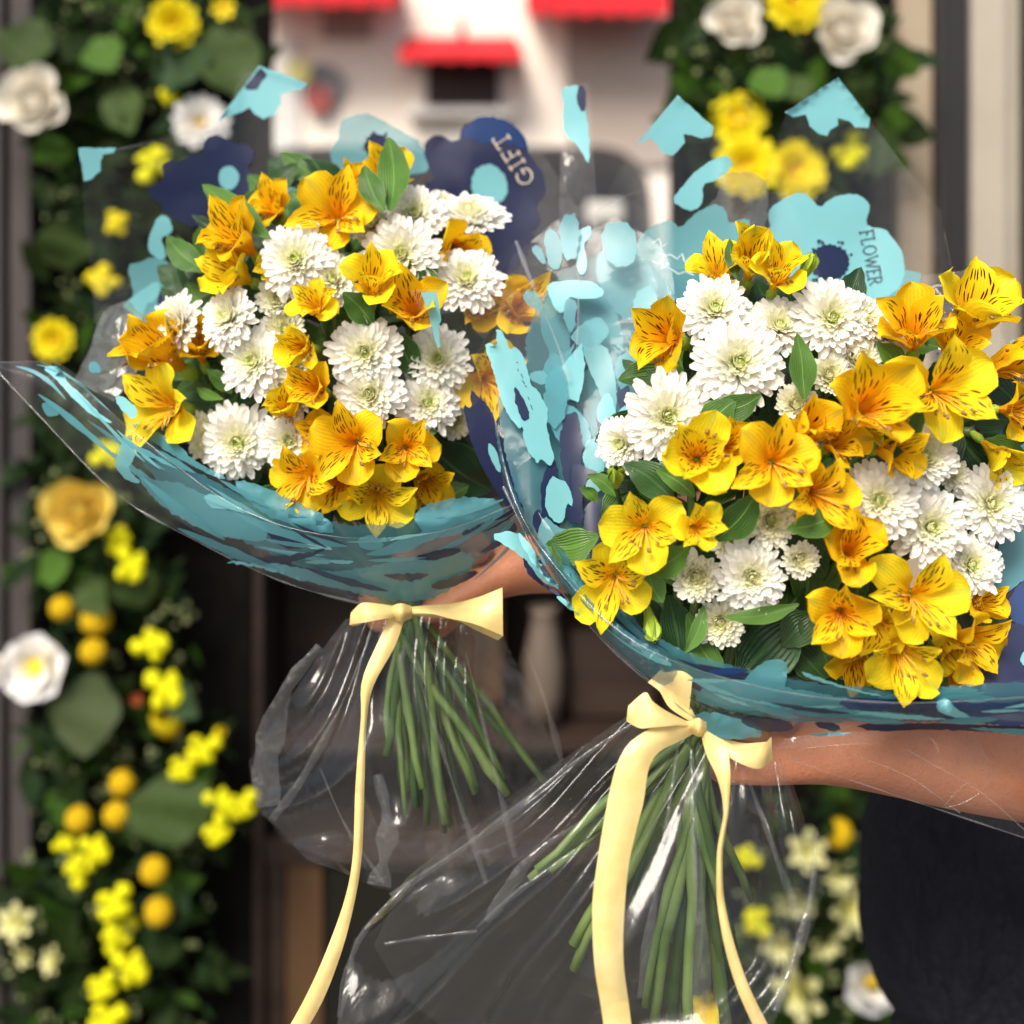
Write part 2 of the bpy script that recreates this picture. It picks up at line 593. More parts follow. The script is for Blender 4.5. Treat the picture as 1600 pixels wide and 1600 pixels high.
b = MB()
b.add([(-60, -60, 0), (60, -60, 0), (60, 4.0, 0), (-60, 4.0, 0)], [(0, 1, 2, 3)])
tag(b.build('pavement', M_PAVE, kind='structure'), 'grey pavement in front of the flower shop')
b = MB()
b.add([(-120, 4.0, -0.12), (120, 4.0, -0.12), (120, 220, -0.12), (-120, 220, -0.12)], [(0, 1, 2, 3)])
b.add([(-120, 4.0, -0.12), (120, 4.0, -0.12), (120, 4.0, 0.0), (-120, 4.0, 0.0)], [(0, 1, 2, 3)])
tag(b.build('road', M_ROAD, kind='structure'), 'asphalt road behind the shop passage')


def wbox(name, x0, x1, y0, y1, z0, z1, mat, label, bevel=0.004):
    m = MB()
    m.box((x0, y0, z0), (x1, y1, z1))
    o = m.build(name, mat, bevel=bevel, smooth=False)
    o['kind'] = 'structure'
    o['label'] = label
    return o


def X(px, d):
    return (px - 800) / 1600 * W * d


# two dark piers that carry the flower garlands, and an unseen roof added to darken the passage between them
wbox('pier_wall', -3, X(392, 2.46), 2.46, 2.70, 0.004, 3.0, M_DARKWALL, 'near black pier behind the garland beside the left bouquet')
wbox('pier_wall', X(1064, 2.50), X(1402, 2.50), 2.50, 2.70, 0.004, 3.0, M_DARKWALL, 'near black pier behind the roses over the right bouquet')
wbox('shade_roof', -3, 3, 2.46, 4.0, 3.004, 3.1, M_DARKWALL, 'unseen dark roof added to shade the passage')
wbox('door_post', X(1390, 2.53), X(1441, 2.53), 2.47, 2.57, 0.004, 3.0, M_BEIGE, 'beige post beside the right garland')
wbox('door_post', X(1443, 2.53), X(1491, 2.53), 2.45, 2.57, 0.004, 3.0, M_BLACKM, 'black metal post between beige post and stone pillar')
wbox('door_post', X(1466, 2.44), X(1470, 2.44), 2.432, 2.448, 0.004, 3.0, M_SLAT, 'thin rib on the black metal post')
wbox('stone_pillar', X(1493, 2.53), X(1545, 2.53), 2.44, 2.6, 0.004, 3.0, M_STONE, 'pale stone pillar to the right of the black post')
wbox('stone_pillar', X(1547, 2.53), X(1575, 2.53), 2.475, 2.6, 0.004, 3.0, M_STONE, 'narrow step of the pale stone pillar')
wbox('shop_wall', X(1577, 2.55), 3, 2.53, 2.7, 0.004, 3.0, plain('olive brown wall', (0.045, 0.036, 0.020), (0.028, 0.024, 0.014), 8.0, 0.8), 'olive brown wall at the right edge behind the person')
wbox('timber_slat', X(20, 2.38), X(52, 2.38), 2.365, 2.458, 0.004, 3.0, M_SLAT, 'grey brown timber slat at the left edge')
wbox('timber_slat', X(-30, 2.38), X(8, 2.38), 2.365, 2.458, 0.004, 3.0, M_SLAT, 'outer grey brown timber slat cut by the left edge')

# dark shelf unit with two vases behind the bouquets
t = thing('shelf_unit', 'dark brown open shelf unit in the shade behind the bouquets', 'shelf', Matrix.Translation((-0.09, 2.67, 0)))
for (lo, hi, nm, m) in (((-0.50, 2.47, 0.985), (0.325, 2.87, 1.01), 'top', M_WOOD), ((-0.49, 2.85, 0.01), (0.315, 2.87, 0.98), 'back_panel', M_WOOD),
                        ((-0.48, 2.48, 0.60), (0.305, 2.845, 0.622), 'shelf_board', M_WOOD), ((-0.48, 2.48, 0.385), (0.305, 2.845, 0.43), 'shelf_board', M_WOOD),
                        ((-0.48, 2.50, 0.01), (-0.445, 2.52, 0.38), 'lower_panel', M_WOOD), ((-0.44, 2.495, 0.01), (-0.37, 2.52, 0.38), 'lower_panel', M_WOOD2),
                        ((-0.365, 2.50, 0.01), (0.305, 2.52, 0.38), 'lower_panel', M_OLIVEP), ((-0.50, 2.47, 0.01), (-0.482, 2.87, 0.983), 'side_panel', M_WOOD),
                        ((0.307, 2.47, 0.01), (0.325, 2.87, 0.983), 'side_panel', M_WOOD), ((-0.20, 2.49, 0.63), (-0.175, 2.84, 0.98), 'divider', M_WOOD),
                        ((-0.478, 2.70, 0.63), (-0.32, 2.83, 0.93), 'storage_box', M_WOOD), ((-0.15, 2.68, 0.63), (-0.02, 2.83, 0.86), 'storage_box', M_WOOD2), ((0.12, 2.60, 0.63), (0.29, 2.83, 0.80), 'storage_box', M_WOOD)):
    b = MB()
    b.box(lo, hi)
    b.build(nm, m, t, bevel=0.002, smooth=False)


def lathe(prof, loc, seg=20):
    v, f, u = [], [], []
    for i, (r, z) in enumerate(prof):
        for k in range(seg):
            a = 2 * math.pi * k / seg
            v.append((loc[0] + r * math.cos(a), loc[1] + r * math.sin(a), loc[2] + z))
            u.append((k / seg, i / len(prof)))
    for i in range(len(prof) - 1):
        for k in range(seg):
            k2 = (k + 1) % seg
            f.append((i * seg + k, i * seg + k2, (i + 1) * seg + k2, (i + 1) * seg + k))
    return v, f, u


for (px, rr, hh, lab) in ((405, 0.022, 0.30, 'tall thin beige vase on the dark shelf left of the left film skirt'), (850, 0.040, 0.24, 'wide beige vase on the dark shelf between the two bouquets')):
    b = MB()
    b.add(*lathe([(0.001, 0), (rr * .8, 0.0), (rr, hh * .3), (rr * 1.05, hh * .55), (rr * .7, hh * .85), (rr * .6, hh * .93), (rr * .78, hh), (rr * .7, hh), (rr * .5, hh * .9)], (X(px, 2.56), 2.56, 0.6225)))
    tag(b.build('vase', M_CERAM), lab, 'vase', 'vases on the dark shelf')

# white building across the street
D = 9.0
t = thing('white_building', 'white building with red awnings across the street', 'building', Matrix.Translation((0, D, 0)))
b = MB()
b.box((-7, D, -0.1), (7, D + 5, 6.0))
b.build('wall', M_WHITEW, t, smooth=False)


def bpart(nm, x0, x1, y0, y1, dep, m, base=0.004, par=None, bev=0.006):
    bb = MB()
    a, c = P(x0, y1, D), P(x1, y0, D)
    bb.box((a.x, D - dep, a.z), (c.x, D - base, c.z))
    return bb.build(nm, m, par or t, bevel=bev, smooth=False)


bpart('grey_panel', 885, 1200, 28, 260, 0.05, M_GREYW)
bpart('grey_panel', 505, 580, 14, 60, 0.04, M_GREYW)  # grey box that stands for shading on the wall below the awning
bpart('grey_panel', 410, 470, 60, 320, 0.03, M_TRIM)
w_ = bpart('window', 660, 788, 92, 172, 0.06, M_TRIM)
bpart('shutter', 668, 780, 96, 170, 0.09, M_SHUT, 0.062, w_)
bpart('sill', 640, 800, 172, 185, 0.16, M_TRIM)
b = MB()
b.add(*tube([P(722, 70, D - .05), P(722, 48, D - .1), P(722, 34, D - .3)], 0.025, 8))
b.build('wall_lamp_arm', M_BLACKM, t)


def awning(x0, x1, ytop, ybot, out, hv=.17):
    a, c, e, g = P(x0, ytop, D), P(x1, ytop, D), P(x0, ybot, D - out), P(x1, ybot, D - out)
    v = [(a.x + .06, D - .01, a.z), (c.x - .06, D - .01, c.z), (g.x, D - out, g.z + hv), (e.x, D - out, e.z + hv)]
    n = 12
    row = [((e.x + (g.x - e.x) * i / n), D - out, e.z + (0.0 if i % 2 else 0.03)) for i in range(n + 1)]
    bb = MB()
    bb.add(v, [(0, 1, 2, 3)])
    bb.add([v[3], v[2]] + list(reversed(row)), [tuple(range(n + 3))])
    bb.add([v[0], v[3], (e.x, D - .01, e.z + hv)], [(0, 1, 2)])
    bb.add([v[1], (g.x, D - .01, g.z + hv), v[2]], [(0, 1, 2)])
    return bb.build('awning', M_RED, t, smooth=False)


awning(372, 622, -70, 12, 0.6)
awning(622, 818, 58, 98, 0.45, .07)
awning(822, 1046, -60, 26, 0.6)
b = MB()
b.box((-7, D - .3, 5.9), (7, D + 5.3, 6.1))
b.build('roof', M_GREYW, t, smooth=False)

t = thing('wall_sign', 'round grey sign with yellow and faded red discs on the white wall', 'sign', Matrix.Translation(P(495, 140, D - .05)))
for (px, py, r, m, off, nm) in ((505, 135, 34, M_SIGNG, .03, 'sign_plate'), (470, 116, 20, M_SIGNY, .07, 'yellow_disc'), (500, 158, 22, M_SIGNR, .07, 'red_disc')):
    c = P(px, py, D)
    b = MB()
    rr = S(r, D)
    v, f = [], []
    for y in (D - off - .03, D - off + .01):
        for k in range(28):
            a = 2 * math.pi * k / 28
            v.append((c.x + rr * math.cos(a), y, c.z + rr * math.sin(a)))
    f = [(k, (k + 1) % 28, 28 + (k + 1) % 28, 28 + k) for k in range(28)] + [tuple(range(27, -1, -1)), tuple(range(28, 56))]
    b.add(v, f)
    b.build(nm, m, t, smooth=False)

# dark van parked between the building and the shop, seen from its front
VD = 4.55
t = thing('parked_van', 'dark grey van parked across the street in front of the white building', 'van', Matrix.Translation((X(710, VD), VD, -0.12)))
cx, z0 = -0.31, -0.12


def ring(y, hw, z_lo, z_hi, rc):
    pts = []
    for (sx, sz) in ((1, 0), (1, 1), (-1, 1), (-1, 0)):
        for q in range(5):
            a0 = {(1, 0): -90, (1, 1): 0, (-1, 1): 90, (-1, 0): 180}[(sx, sz)]
            a = R(a0 + q * 22.5)
            r = rc if sz else 0.06
            pts.append((cx + sx * (hw - r) + r * math.cos(a), y, (z_hi - r if sz else z_lo + r) + r * math.sin(a)))
    return pts


secs = [(VD + 0.0, 0.88, .38, .85, .10), (VD + .06, .96, .30, 1.05, .12), (VD + .55, 1.0, .28, 1.18, .14), (VD + .75, .98, .28, 1.32, .2), (VD + 1.25, .97, .28, 1.98, .26), (VD + 1.6, .98, .28, 2.30, .24), (VD + 3.0, .98, .28, 2.34, .2), (VD + 3.4, .97, .3, 2.30, .2)]
v, f = [], []
for s_ in secs:
    v += ring(s_[0], s_[1], z0 + s_[2], z0 + s_[3], s_[4])
for i in range(len(secs) - 1):
    for k in range(20):
        k2 = (k + 1) % 20
        f.append((i * 20 + k, (i + 1) * 20 + k, (i + 1) * 20 + k2, i * 20 + k2))
f += [tuple(range(20)), tuple(range(len(v) - 1, len(v) - 21, -1))]
b = MB()
b.add(v, f)
b.build('body', M_VAN, t)
b = MB()
b.add([(cx - .84, VD + .76, z0 + 1.28), (cx + .84, VD + .76, z0 + 1.28), (cx + .74, VD + 1.30, z0 + 1.86), (cx - .74, VD + 1.30, z0 + 1.86)], [(0, 1, 2, 3)])
b.v = [q + Vector((0, -.03, .02)) for q in b.v]
b.build('windscreen', M_VGLASS, t)
for s_ in (-1, 1):
    b = MB()
    b.box((cx + s_ * .74 - .16, VD - .02, z0 + .68), (cx + s_ * .74 + .16, VD + .05, z0 + .86))
    b.build('headlight', M_CHROME, t, bevel=.02)
    b = MB()
    b.box((cx + s_ * 1.10 - .11, VD + .82, z0 + 1.98), (cx + s_ * 1.10 + .11, VD + .92, z0 + 2.22))
    b.build('mirror', M_VAN, t, bevel=.03)
    for yy in (VD + .75, VD + 2.7):
        b = MB()
        vv, ff, uu = lathe([(.02, -.1), (.24, -.1), (.33, -.08), (.345, 0), (.33, .08), (.24, .1), (.02, .1)], (0, 0, 0), 20)
        b.add([(cx + s_ * .88 + q[2], yy + q[0], z0 + .345 + q[1]) for q in vv], ff, uu)
        b.build('wheel', M_RUBBER, t)
b = MB()
b.box((cx + .64, VD + 1.06, z0 + 1.90), (cx + .80, VD + 1.14, z0 + 2.0))
b.build('sun_visor', M_TRIM, t, bevel=.02)
b = MB()
b.box((cx - .5, VD - .03, z0 + .5), (cx + .5, VD + .03, z0 + .66))
b.build('grille', M_RUBBER, t, bevel=.01)
# ------------------------------------------------------------------ flower meshes
def petal(L, Wd, th0, th1, cup, kind, phi, seed, r0=0.03, z0=0.0, ruffle=0.05, nv=12, nu=6, pw=1.2, twist=0.0, bend=0.0, recurve=0.0):
    """one petal growing from a flower's axis: thN = angle from the axis at foot and tip (deg), cup lifts the edges"""
    if kind == 'inner':
        tab = [(0, .16), (.15, .22), (.36, .58), (.56, .97), (.66, 1.), (.78, .80), (.88, .46), (.95, .18), (1, .02)]
    elif kind == 'outer':
        tab = [(0, .18), (.15, .30), (.40, .72), (.68, 1.), (.84, .92), (.93, .66), (.975, .30), (1, .05)]
    elif kind == 'rose':
        tab = [(0, .3), (.2, .62), (.5, .95), (.75, 1.), (.92, .8), (1, .45)]
    else:
        tab = [(0, .5), (.3, .8), (.7, 1.), (.88, .98), (.96, .8), (1, .42)]
    rr = random.Random(seed)
    ph = rr.uniform(0, 6)
    q1, q2 = rr.uniform(2, 4), rr.uniform(4, 7)
    r, z = r0, z0
    v, f, u = [], [], []
    cs, sn = math.cos(R(phi)), math.sin(R(phi))
    for j in range(nv + 1):
        t = j / nv
        th = R(th0 + (th1 - th0) * t ** pw + recurve * max(0, t - .55) ** 1.5)
        if j:
            r += math.sin(th) * L / nv
            z += math.cos(th) * L / nv
        w = Wd * interp(tab, t)
        for i in range(nu + 1):
            s = 2 * i / nu - 1
            off = cup * s * s * w * 0.5 + ruffle * Wd * (abs(s) ** 2) * t * (math.sin(q1 * t * 3 + ph + s * 2) + .6 * math.sin(q2 * t * 3 + ph * 2))
            off += -0.03 * Wd * math.exp(-(s / .18) ** 2) * (1 - t)
            lat = s * w * 0.5 * (1 - 0.12 * abs(cup) * abs(s))
            tw = twist * t
            off, lat = off * math.cos(tw) + lat * math.sin(tw), lat * math.cos(tw) - off * math.sin(tw) + bend * L * t * t
            a_r = r - math.cos(th) * off
            a_z = z + math.sin(th) * off
            v.append(Vector((a_r * cs - lat * sn, a_r * sn + lat * cs, a_z)))
            u.append(((s + 1) / 2, t))
    for j in range(nv):
        for i in range(nu):
            a = j * (nu + 1) + i
            f.append((a, a + 1, a + nu + 2, a + nu + 1))
    return v, f, u


def alst_variant(idx, tone, out_th, in_th, seed, curl=0.0):
    rr = random.Random(seed)
    parts = []
    for k in range(3):
        phi = 30 + 120 * k + rr.uniform(-9, 9)
        v, f, u = petal(1.0 + rr.uniform(-.10, .08), .72 + rr.uniform(-.09, .07), out_th[0], out_th[1] + rr.uniform(-16, 16), rr.uniform(.18, .42), 'outer', phi, seed * 10 + k, .05, 0, .10, 20, 8, 1.2, rr.uniform(-.35, .35), rr.uniform(-.10, .10), rr.uniform(-30, 60))
        parts.append(('petal', mesh('petal', v, f, M_OUT[tone], u)))
    for k in range(3):
        phi = 90 + 120 * k + rr.uniform(-8, 8)
        L = 1.16 if k != 2 else 1.06
        v, f, u = petal(L + rr.uniform(-.06, .06), .50 + rr.uniform(-.05, .05), in_th[0], in_th[1] + rr.uniform(-14, 14), rr.uniform(.25, .5), 'inner', phi, seed * 10 + 5 + k, .04, .02, .06, 20, 6, 1.2, rr.uniform(-.4, .4), rr.uniform(-.10, .10), rr.uniform(0, 90))
        parts.append(('petal', mesh('petal', v, f, M_IN[tone], u)))
    m, an = MB(), MB()
    for k in range(6):
        a = R(270 + rr.uniform(-75, 75))
        e = rr.uniform(.5, .72)
        d = Vector((math.cos(a), math.sin(a), 0))
        pts = [d * .03, d * .08 + Vector((0, 0, .25)), d * .2 + Vector((0, 0, e * .8)), d * (.2 + .3 * e) + Vector((0, 0, e * (1.05 + .1 * k / 6)))]
        m.add(*tube(pts, [.016, .014, .012, .009], 5))
        an.add(*tube([pts[-1] - d * .035, pts[-1] + d * .03 + Vector((0, 0, .03))], [.026, .02], 6))
    parts.append(('stamens', mesh('stamens', m.v, m.f, M_STAMEN, m.u)))
    parts.append(('anthers', mesh('anthers', an.v, an.f, M_ANTHER, an.u)))
    b = MB()
    b.add(*tube([Vector((0, 0, -.34)), Vector((0, 0, -.28)), Vector((0, 0, -.12)), Vector((0, 0, .02))], [.03, .09, .12, .07], 9))
    parts.append(('ovary', mesh('ovary', b.v, b.f, M_BUD, b.u)))
    return parts


ALST = {}
for tone in (0, 1):
    ALST['open', tone] = [alst_variant(0, tone, (18, 82), (14, 70), 31 + tone, 0), alst_variant(1, tone, (22, 96), (16, 78), 47 + tone, 0), alst_variant(2, tone, (16, 70), (12, 62), 63 + tone)]
    ALST['half', tone] = [alst_variant(3, tone, (14, 50), (10, 42), 71 + tone), alst_variant(4, tone, (10, 58), (10, 36), 83 + tone)]
    ALST['shut', tone] = [alst_variant(5, tone, (10, 26), (8, 20), 97 + tone)]


def bud_mesh():
    m = MB()
    for k in range(6):
        v, f, u = petal(1.0, .5, 14, -16, .35, 'outer', 60 * k, 200 + k, .07 + .02 * (k % 2), 0, .02)
        m.add(v, f, u)
    return mesh('bud_petals', m.v, m.f, M_BUD, m.u)


BUD = bud_mesh()


def mum_variant(seed, shallow=0.0, young=False):
    """a spray chrysanthemum of radius about 1: ring upon ring of spoon petals round a lime heart"""
    rr = random.Random(seed)
    m = MB()
    rings = 11
    for k in range(rings):
        t = k / (rings - 1)
        cnt = int(7 + 18 * t ** .8)
        L = .20 + .72 * t ** .95
        Wd = .10 + .175 * t ** .75
        r0 = .015 + .24 * t
        z0 = .34 * (1 - t) ** .9 - .05
        th0 = 8 + 58 * t ** .9 - shallow * 10
        th1 = -28 + 118 * t ** .85 - shallow * 14
        if young:
            th0 -= 10 * t
            th1 -= 22 * t
            L *= .9
        off = rr.uniform(0, 360)
        lop, lopd = rr.uniform(0, 360), rr.uniform(4, 14)
        for q in range(cnt):
            if rr.random() < .05:
                continue
            sag = lopd * math.cos(R(360 * q / cnt + off - lop)) + (rr.uniform(10, 30) if rr.random() < .06 else 0)
            phi = off + 360 * (q + rr.uniform(-.22, .22)) / cnt
            v, f, u = petal(L * rr.uniform(.86, 1.10), Wd * rr.uniform(.85, 1.12), th0 + rr.uniform(-7, 7), th1 + sag + rr.uniform(-13, 13), .42 + rr.uniform(-.15, .15), 'mum', phi, seed + k * 50 + q,
                            r0 * rr.uniform(.9, 1.1), z0 + rr.uniform(-.02, .02), .04, 6, 4, 1.0, rr.uniform(-.3, .3), rr.uniform(-.06, .06))
            m.add(v, f, [(t, w[1]) for w in u])
    me = mesh('petals', m.v, m.f, M_MUMG if young else M_MUM, m.u)
    h = MB()
    for k in range(26):
        a = 2.39996 * k
        r = .012 + .026 * math.sqrt(k)
        h.add(*tube([Vector((r * math.cos(a), r * math.sin(a), .24)), Vector((r * 1.15 * math.cos(a), r * 1.15 * math.sin(a), .40 + .06 * rr.random()))], [.026, .018], 5))
    he = mesh('flower_heart', h.v, h.f, M_HEART, h.u)
    c = MB()
    c.add(*tube([Vector((0, 0, -.30)), Vector((0, 0, -.22)), Vector((0, 0, -.10)), Vector((0, 0, .02))], [.06, .17, .25, .22], 12))
    return [('petals', me), ('flower_heart', he), ('calyx', mesh('calyx', c.v, c.f, M_STEM, c.u))]


MUM = [mum_variant(500), mum_variant(620, .3), mum_variant(740, .7), mum_variant(860, -.2), mum_variant(1020, .5), mum_variant(1130, .15)]
MUMY = [mum_variant(910, .4, True), mum_variant(990, .8, True), mum_variant(1240, 1.2, True)]


# ------------------------------------------------------------------ the two bouquets: where their flowers stand
NECK = {'L': P(632, 958, 1.0), 'R': P(1088, 1148, 0.872)}


def dome(side, px, py):
    if side == 'L':
        x, y = (px - 510) / 310, (py - 520) / 310
        return 0.955 + 0.075 * (x * x + y * y) - 0.035 * y
    x, y = (px - 1250) / 400, (py - 720) / 370
    return 0.835 + 0.06 * (x * x + y * y) - 0.03 * y


STEM_END = {'L': [(600, 1170, 1.0), (640, 1262, .99), (655, 1290, 1.02), (690, 1312, .985), (705, 1300, 1.03), (745, 1262, 1.0), (800, 1240, .99), (838, 1216, 1.03), (622, 1225, 1.04), (672, 1240, .97), (770, 1225, 1.04), (725, 1290, 1.04)],
            'R': [(838, 1362, .87), (868, 1345, .90), (897, 1502, .86), (985, 1432, .88), (1018, 1592, .86), (1042, 1640, .89), (1052, 1500, .91), (1090, 1560, .90), (1146, 1480, .88), (1128, 1600, .92), (948, 1420, .92), (1010, 1500, .92), (1075, 1620, .86), (1160, 1400, .91)]}
n_stem = {'L': 0, 'R': 0}
FLOWERS = {'L': [], 'R': []}


def stem(root, side, base, n, rad, through):
    """the flower's own stem down to the tied neck, some of them on through it to a cut end"""
    N = NECK[side]
    j = Vector((rnd.uniform(-.010, .010), rnd.uniform(-.009, .009), rnd.uniform(-.004, .004)))
    p1 = base - n * 0.05 + Vector((0, .02, -.02))
    pts = bez(base, p1, N + j + (base - N) * 0.30 + Vector((0, .01, 0)), N + j, 12)
    rr = [rad] * len(pts)
    if through and n_stem[side] < 1.7 * len(STEM_END[side]):
        e = STEM_END[side][n_stem[side] % len(STEM_END[side])]
        n_stem[side] += 1
        E = P(e[0] + rnd.uniform(-14, 14), e[1] + rnd.uniform(-40, 16), e[2] + rnd.uniform(-.01, .01))
        d = (E - N)
        pts += bez(N + j, N + j + d * .3, N + j * .5 + d * .7 + Vector((0, 0, .004)), E, 7)[1:]
        rr = [rad] * len(pts)
        for k in rnd.sample(range(11, 19), 2):
            if k < len(rr):
                rr[k] *= 1.35
    sd = rnd.uniform(0, 50)
    pts = [p + noise.noise_vector(p * 14 + Vector((sd, 0, 0))) * (.0060 if 0 < i < len(pts) - 1 else 0) for i, p in enumerate(pts)]
    b = MB()
    b.add(*tube(pts, rr, 8))
    b.build('stem', rnd.choice(M_STEMS), root)


def mum(side, px, py, diam, a, b_, label, young=False, dd=0.0, var=None):
    d = dome(side, px, py) + dd
    size = S(diam, d) / 2 / 1.03
    vs = MUMY if young else MUM
    vi = (len(FLOWERS[side]) * 7 + int(px)) % len(vs) if var is None else var
    M, n = frame(px, py, d + size * .2, a, b_, rnd.uniform(0, 360), size)
    t = thing('white_chrysanthemum', label, 'chrysanthemum', M, 'white chrysanthemums of the left bouquet' if side == 'L' else 'white chrysanthemums of the right bouquet')
    for nm, me in vs[vi]:
        o = place(nm, me, t, local=True)
        if nm == 'petals':
            o['kind'] = 'stuff'
    stem(t, side, M @ Vector((0, 0, -.2)), n, .0022, False)
    FLOWERS[side].append(t)


ALSTS = {'L': [], 'R': []}


def alst(side, px, py, size, a, b_, roll, form, tone, label, dd=0.0, var=None):
    d = dome(side, px, py) + dd
    L = S(size, d) / {'open': 1.66, 'half': 1.20, 'shut': 0.80}[form]
    vs = ALST[form, tone]
    vi = (len(ALSTS[side]) + int(py)) % len(vs) if var is None else var
    M, n = frame(px, py, d - .011 + L * .30, a, b_, roll + rnd.uniform(-6, 6), L)
    M = M @ Matrix.Diagonal((rnd.uniform(.9, 1.08), rnd.uniform(.86, 1.08), rnd.uniform(.85, 1.15), 1))
    t = thing('yellow_alstroemeria', label, 'alstroemeria', M, 'yellow alstroemerias of the left bouquet' if side == 'L' else 'yellow alstroemerias of the right bouquet')
    for nm, me in vs[vi]:
        o = place(nm, me, t, local=True)
        if nm in ('stamens', 'anthers'):
            o['kind'] = 'stuff'
    stem(t, side, M @ Vector((0, 0, -.3)), n, rnd.uniform(.0020, .0034) if side == 'L' else rnd.uniform(.0024, .0038), True)
    ALSTS[side].append((t, P(px, py, d)))
    return t


def bud(side, px, py, length, a, b_, label, dd=0.0):
    d = dome(side, px, py) + dd
    L = S(length, d)
    M, n = frame(px, py, d, a, b_, 0, L)
    t = thing('alstroemeria_bud', label, 'flower bud', M, 'green alstroemeria buds')
    place('bud_petals', BUD, t, local=True)
    stem(t, side, M @ Vector((0, 0, 0)), n, .0016, False)


for r in [
    (465, 408, 112, -.10, .20, 'large white chrysanthemum at upper left of the left bouquet, below the big orange flower'),
    (519, 440, 92, .15, .35, 'smaller white chrysanthemum overlapping the lower right of the large upper left one'),
    (284, 506, 96, -.62, .12, 'leftmost white chrysanthemum of the left bouquet, turned to the left beside the aqua print'),
    (362, 500, 96, -.42, .35, 'white chrysanthemum second from the left, tilted up, beside the leftmost one'),
    (401, 567, 108, -.2, .2, 'white chrysanthemum with spread petals below the tilted one, left bouquet'),
    (630, 398, 116, -.1, .05, 'white chrysanthemum left of the triangular green leaf, with split lower petals'),
    (648, 338, 96, .0, .38, 'white chrysanthemum at the top of the left bouquet under the paired upright leaves'),
    (735, 348, 112, .06, .80, 'white chrysanthemum seen from its side on a bare green stem before the navy print'),
    (729, 442, 106, .04, .5, 'white chrysanthemum half behind the film edge, right of the triangular leaf'),
    (571, 551, 114, .02, .08, 'white chrysanthemum at the centre of the left bouquet with a round lime heart'),
    (683, 562, 104, .08, .2, 'white chrysanthemum partly under the film, right of the central one'),
    (579, 616, 114, .0, .1, 'white chrysanthemum directly below the central one of the left bouquet'),
    (666, 630, 98, .3, .2, 'white chrysanthemum at lower right of the left bouquet, above the dark leaves'),
    (374, 688, 112, -.02, .0, 'largest white chrysanthemum at the bottom left of the left bouquet'),
    (453, 688, 90, .02, .0, 'white chrysanthemum between the bottom left one and the yellow flower cluster'),
]:
    mum('L', *r[:5], r[5], dd=-.012 if r[0] in (465, 630, 729, 362, 284) else 0.0)
for r in [
    (440, 467, 84, -.2, .2, 'pale chrysanthemum tucked under the large upper left one', .016),
    (583, 350, 82, -.3, .3, 'pale chrysanthemum behind, left of the top one of the left bouquet', .012),
    (445, 514, 76, .0, .2, 'pale chrysanthemum in the gap left of the dark spotted yellow flowers', .022),
    (463, 566, 78, .1, .1, 'greenish chrysanthemum in the gap right of the spread petalled one', .022),
    (337, 680, 96, -.4, .0, 'cream chrysanthemum half hidden behind the largest bottom left one', .018),
    (467, 612, 80, .0, .1, 'cream chrysanthemum deep between the spotted petal and the bottom row', .02),
    (709, 655, 70, .3, -.1, 'small pale chrysanthemum under the film above the big dark leaf', .012),
    (688, 330, 66, .2, .4, 'small chrysanthemum squeezed between the top one and the side-on one', .018),
]:
    mum('L', *r[:5], r[5], True, r[6])

for r in [
    (1115, 488, 112, .0, .45, 'top left white chrysanthemum of the right bouquet, below the upright yellow petals'),
    (1150, 570, 138, .06, .25, 'big white chrysanthemum above the folded leaf in the right bouquet'),
    (1041, 650, 130, .0, .1, 'big white chrysanthemum at the left edge of the right bouquet'),
    (1215, 515, 104, .1, .5, 'white chrysanthemum between the top left one and the big round one under the print'),
    (1297, 500, 118, .0, .25, 'big round white chrysanthemum below the navy centred aqua print'),
    (1345, 500, 82, .45, .4, 'white chrysanthemum behind the right shoulder of the big round one'),
    (1382, 524, 84, .35, .5, 'white chrysanthemum farthest right in the top row, beside the orange flower'),
    (1441, 715, 106, .0, .25, 'white chrysanthemum under the large spotted flower at right'),
    (1371, 781, 116, -.12, .12, 'white chrysanthemum at upper left of the right-hand white cluster'),
    (1449, 822, 116, .08, .12, 'middle white chrysanthemum of the right-hand white cluster'),
    (1543, 786, 112, .05, .12, 'rightmost white chrysanthemum near the aqua edge of the wrap'),
    (1513, 882, 98, .1, .2, 'white chrysanthemum at the bottom of the right-hand white cluster'),
    (1172, 898, 112, .0, .05, 'white chrysanthemum with an open face at bottom centre, right of the small one'),
    (975, 694, 86, -.5, .1, 'white chrysanthemum peeping from behind the big left edge one'),
]:
    mum('R', *r[:5], r[5], dd=.012 if r[0] in (1343, 1382, 975, 1215) else 0.0)
for r in [
    (1338, 560, 82, .2, .1, 'cream chrysanthemum in shade below the big round one', .014),
    (1294, 587, 78, .0, .3, 'small white chrysanthemum right of the tall leaf, its lower half covered', .016),
    (1242, 634, 78, .0, .3, 'small white chrysanthemum below the tall upright leaf', .014),
    (1088, 900, 92, -.08, .05, 'cream centred chrysanthemum left of the open faced bottom one', .0),
    (1125, 970, 86, -.1, -.05, 'lowest small chrysanthemum, crossed by a thin leaf', .004),
    (1202, 812, 96, .05, .15, 'greenish chrysanthemum under the big streaked flower, above the open faced one', .008),
    (1247, 872, 70, .1, .0, 'small lime chrysanthemum left of the brown shaded yellow flower', .0),
    (1140, 848, 66, -.2, .2, 'small lime chrysanthemum hidden behind the bottom pair', .016),
    (1484, 742, 62, .1, .4, 'half opened green chrysanthemum between the right-hand white ones', .012),
]:
    mum('R', *r[:5], r[5], True, r[6])

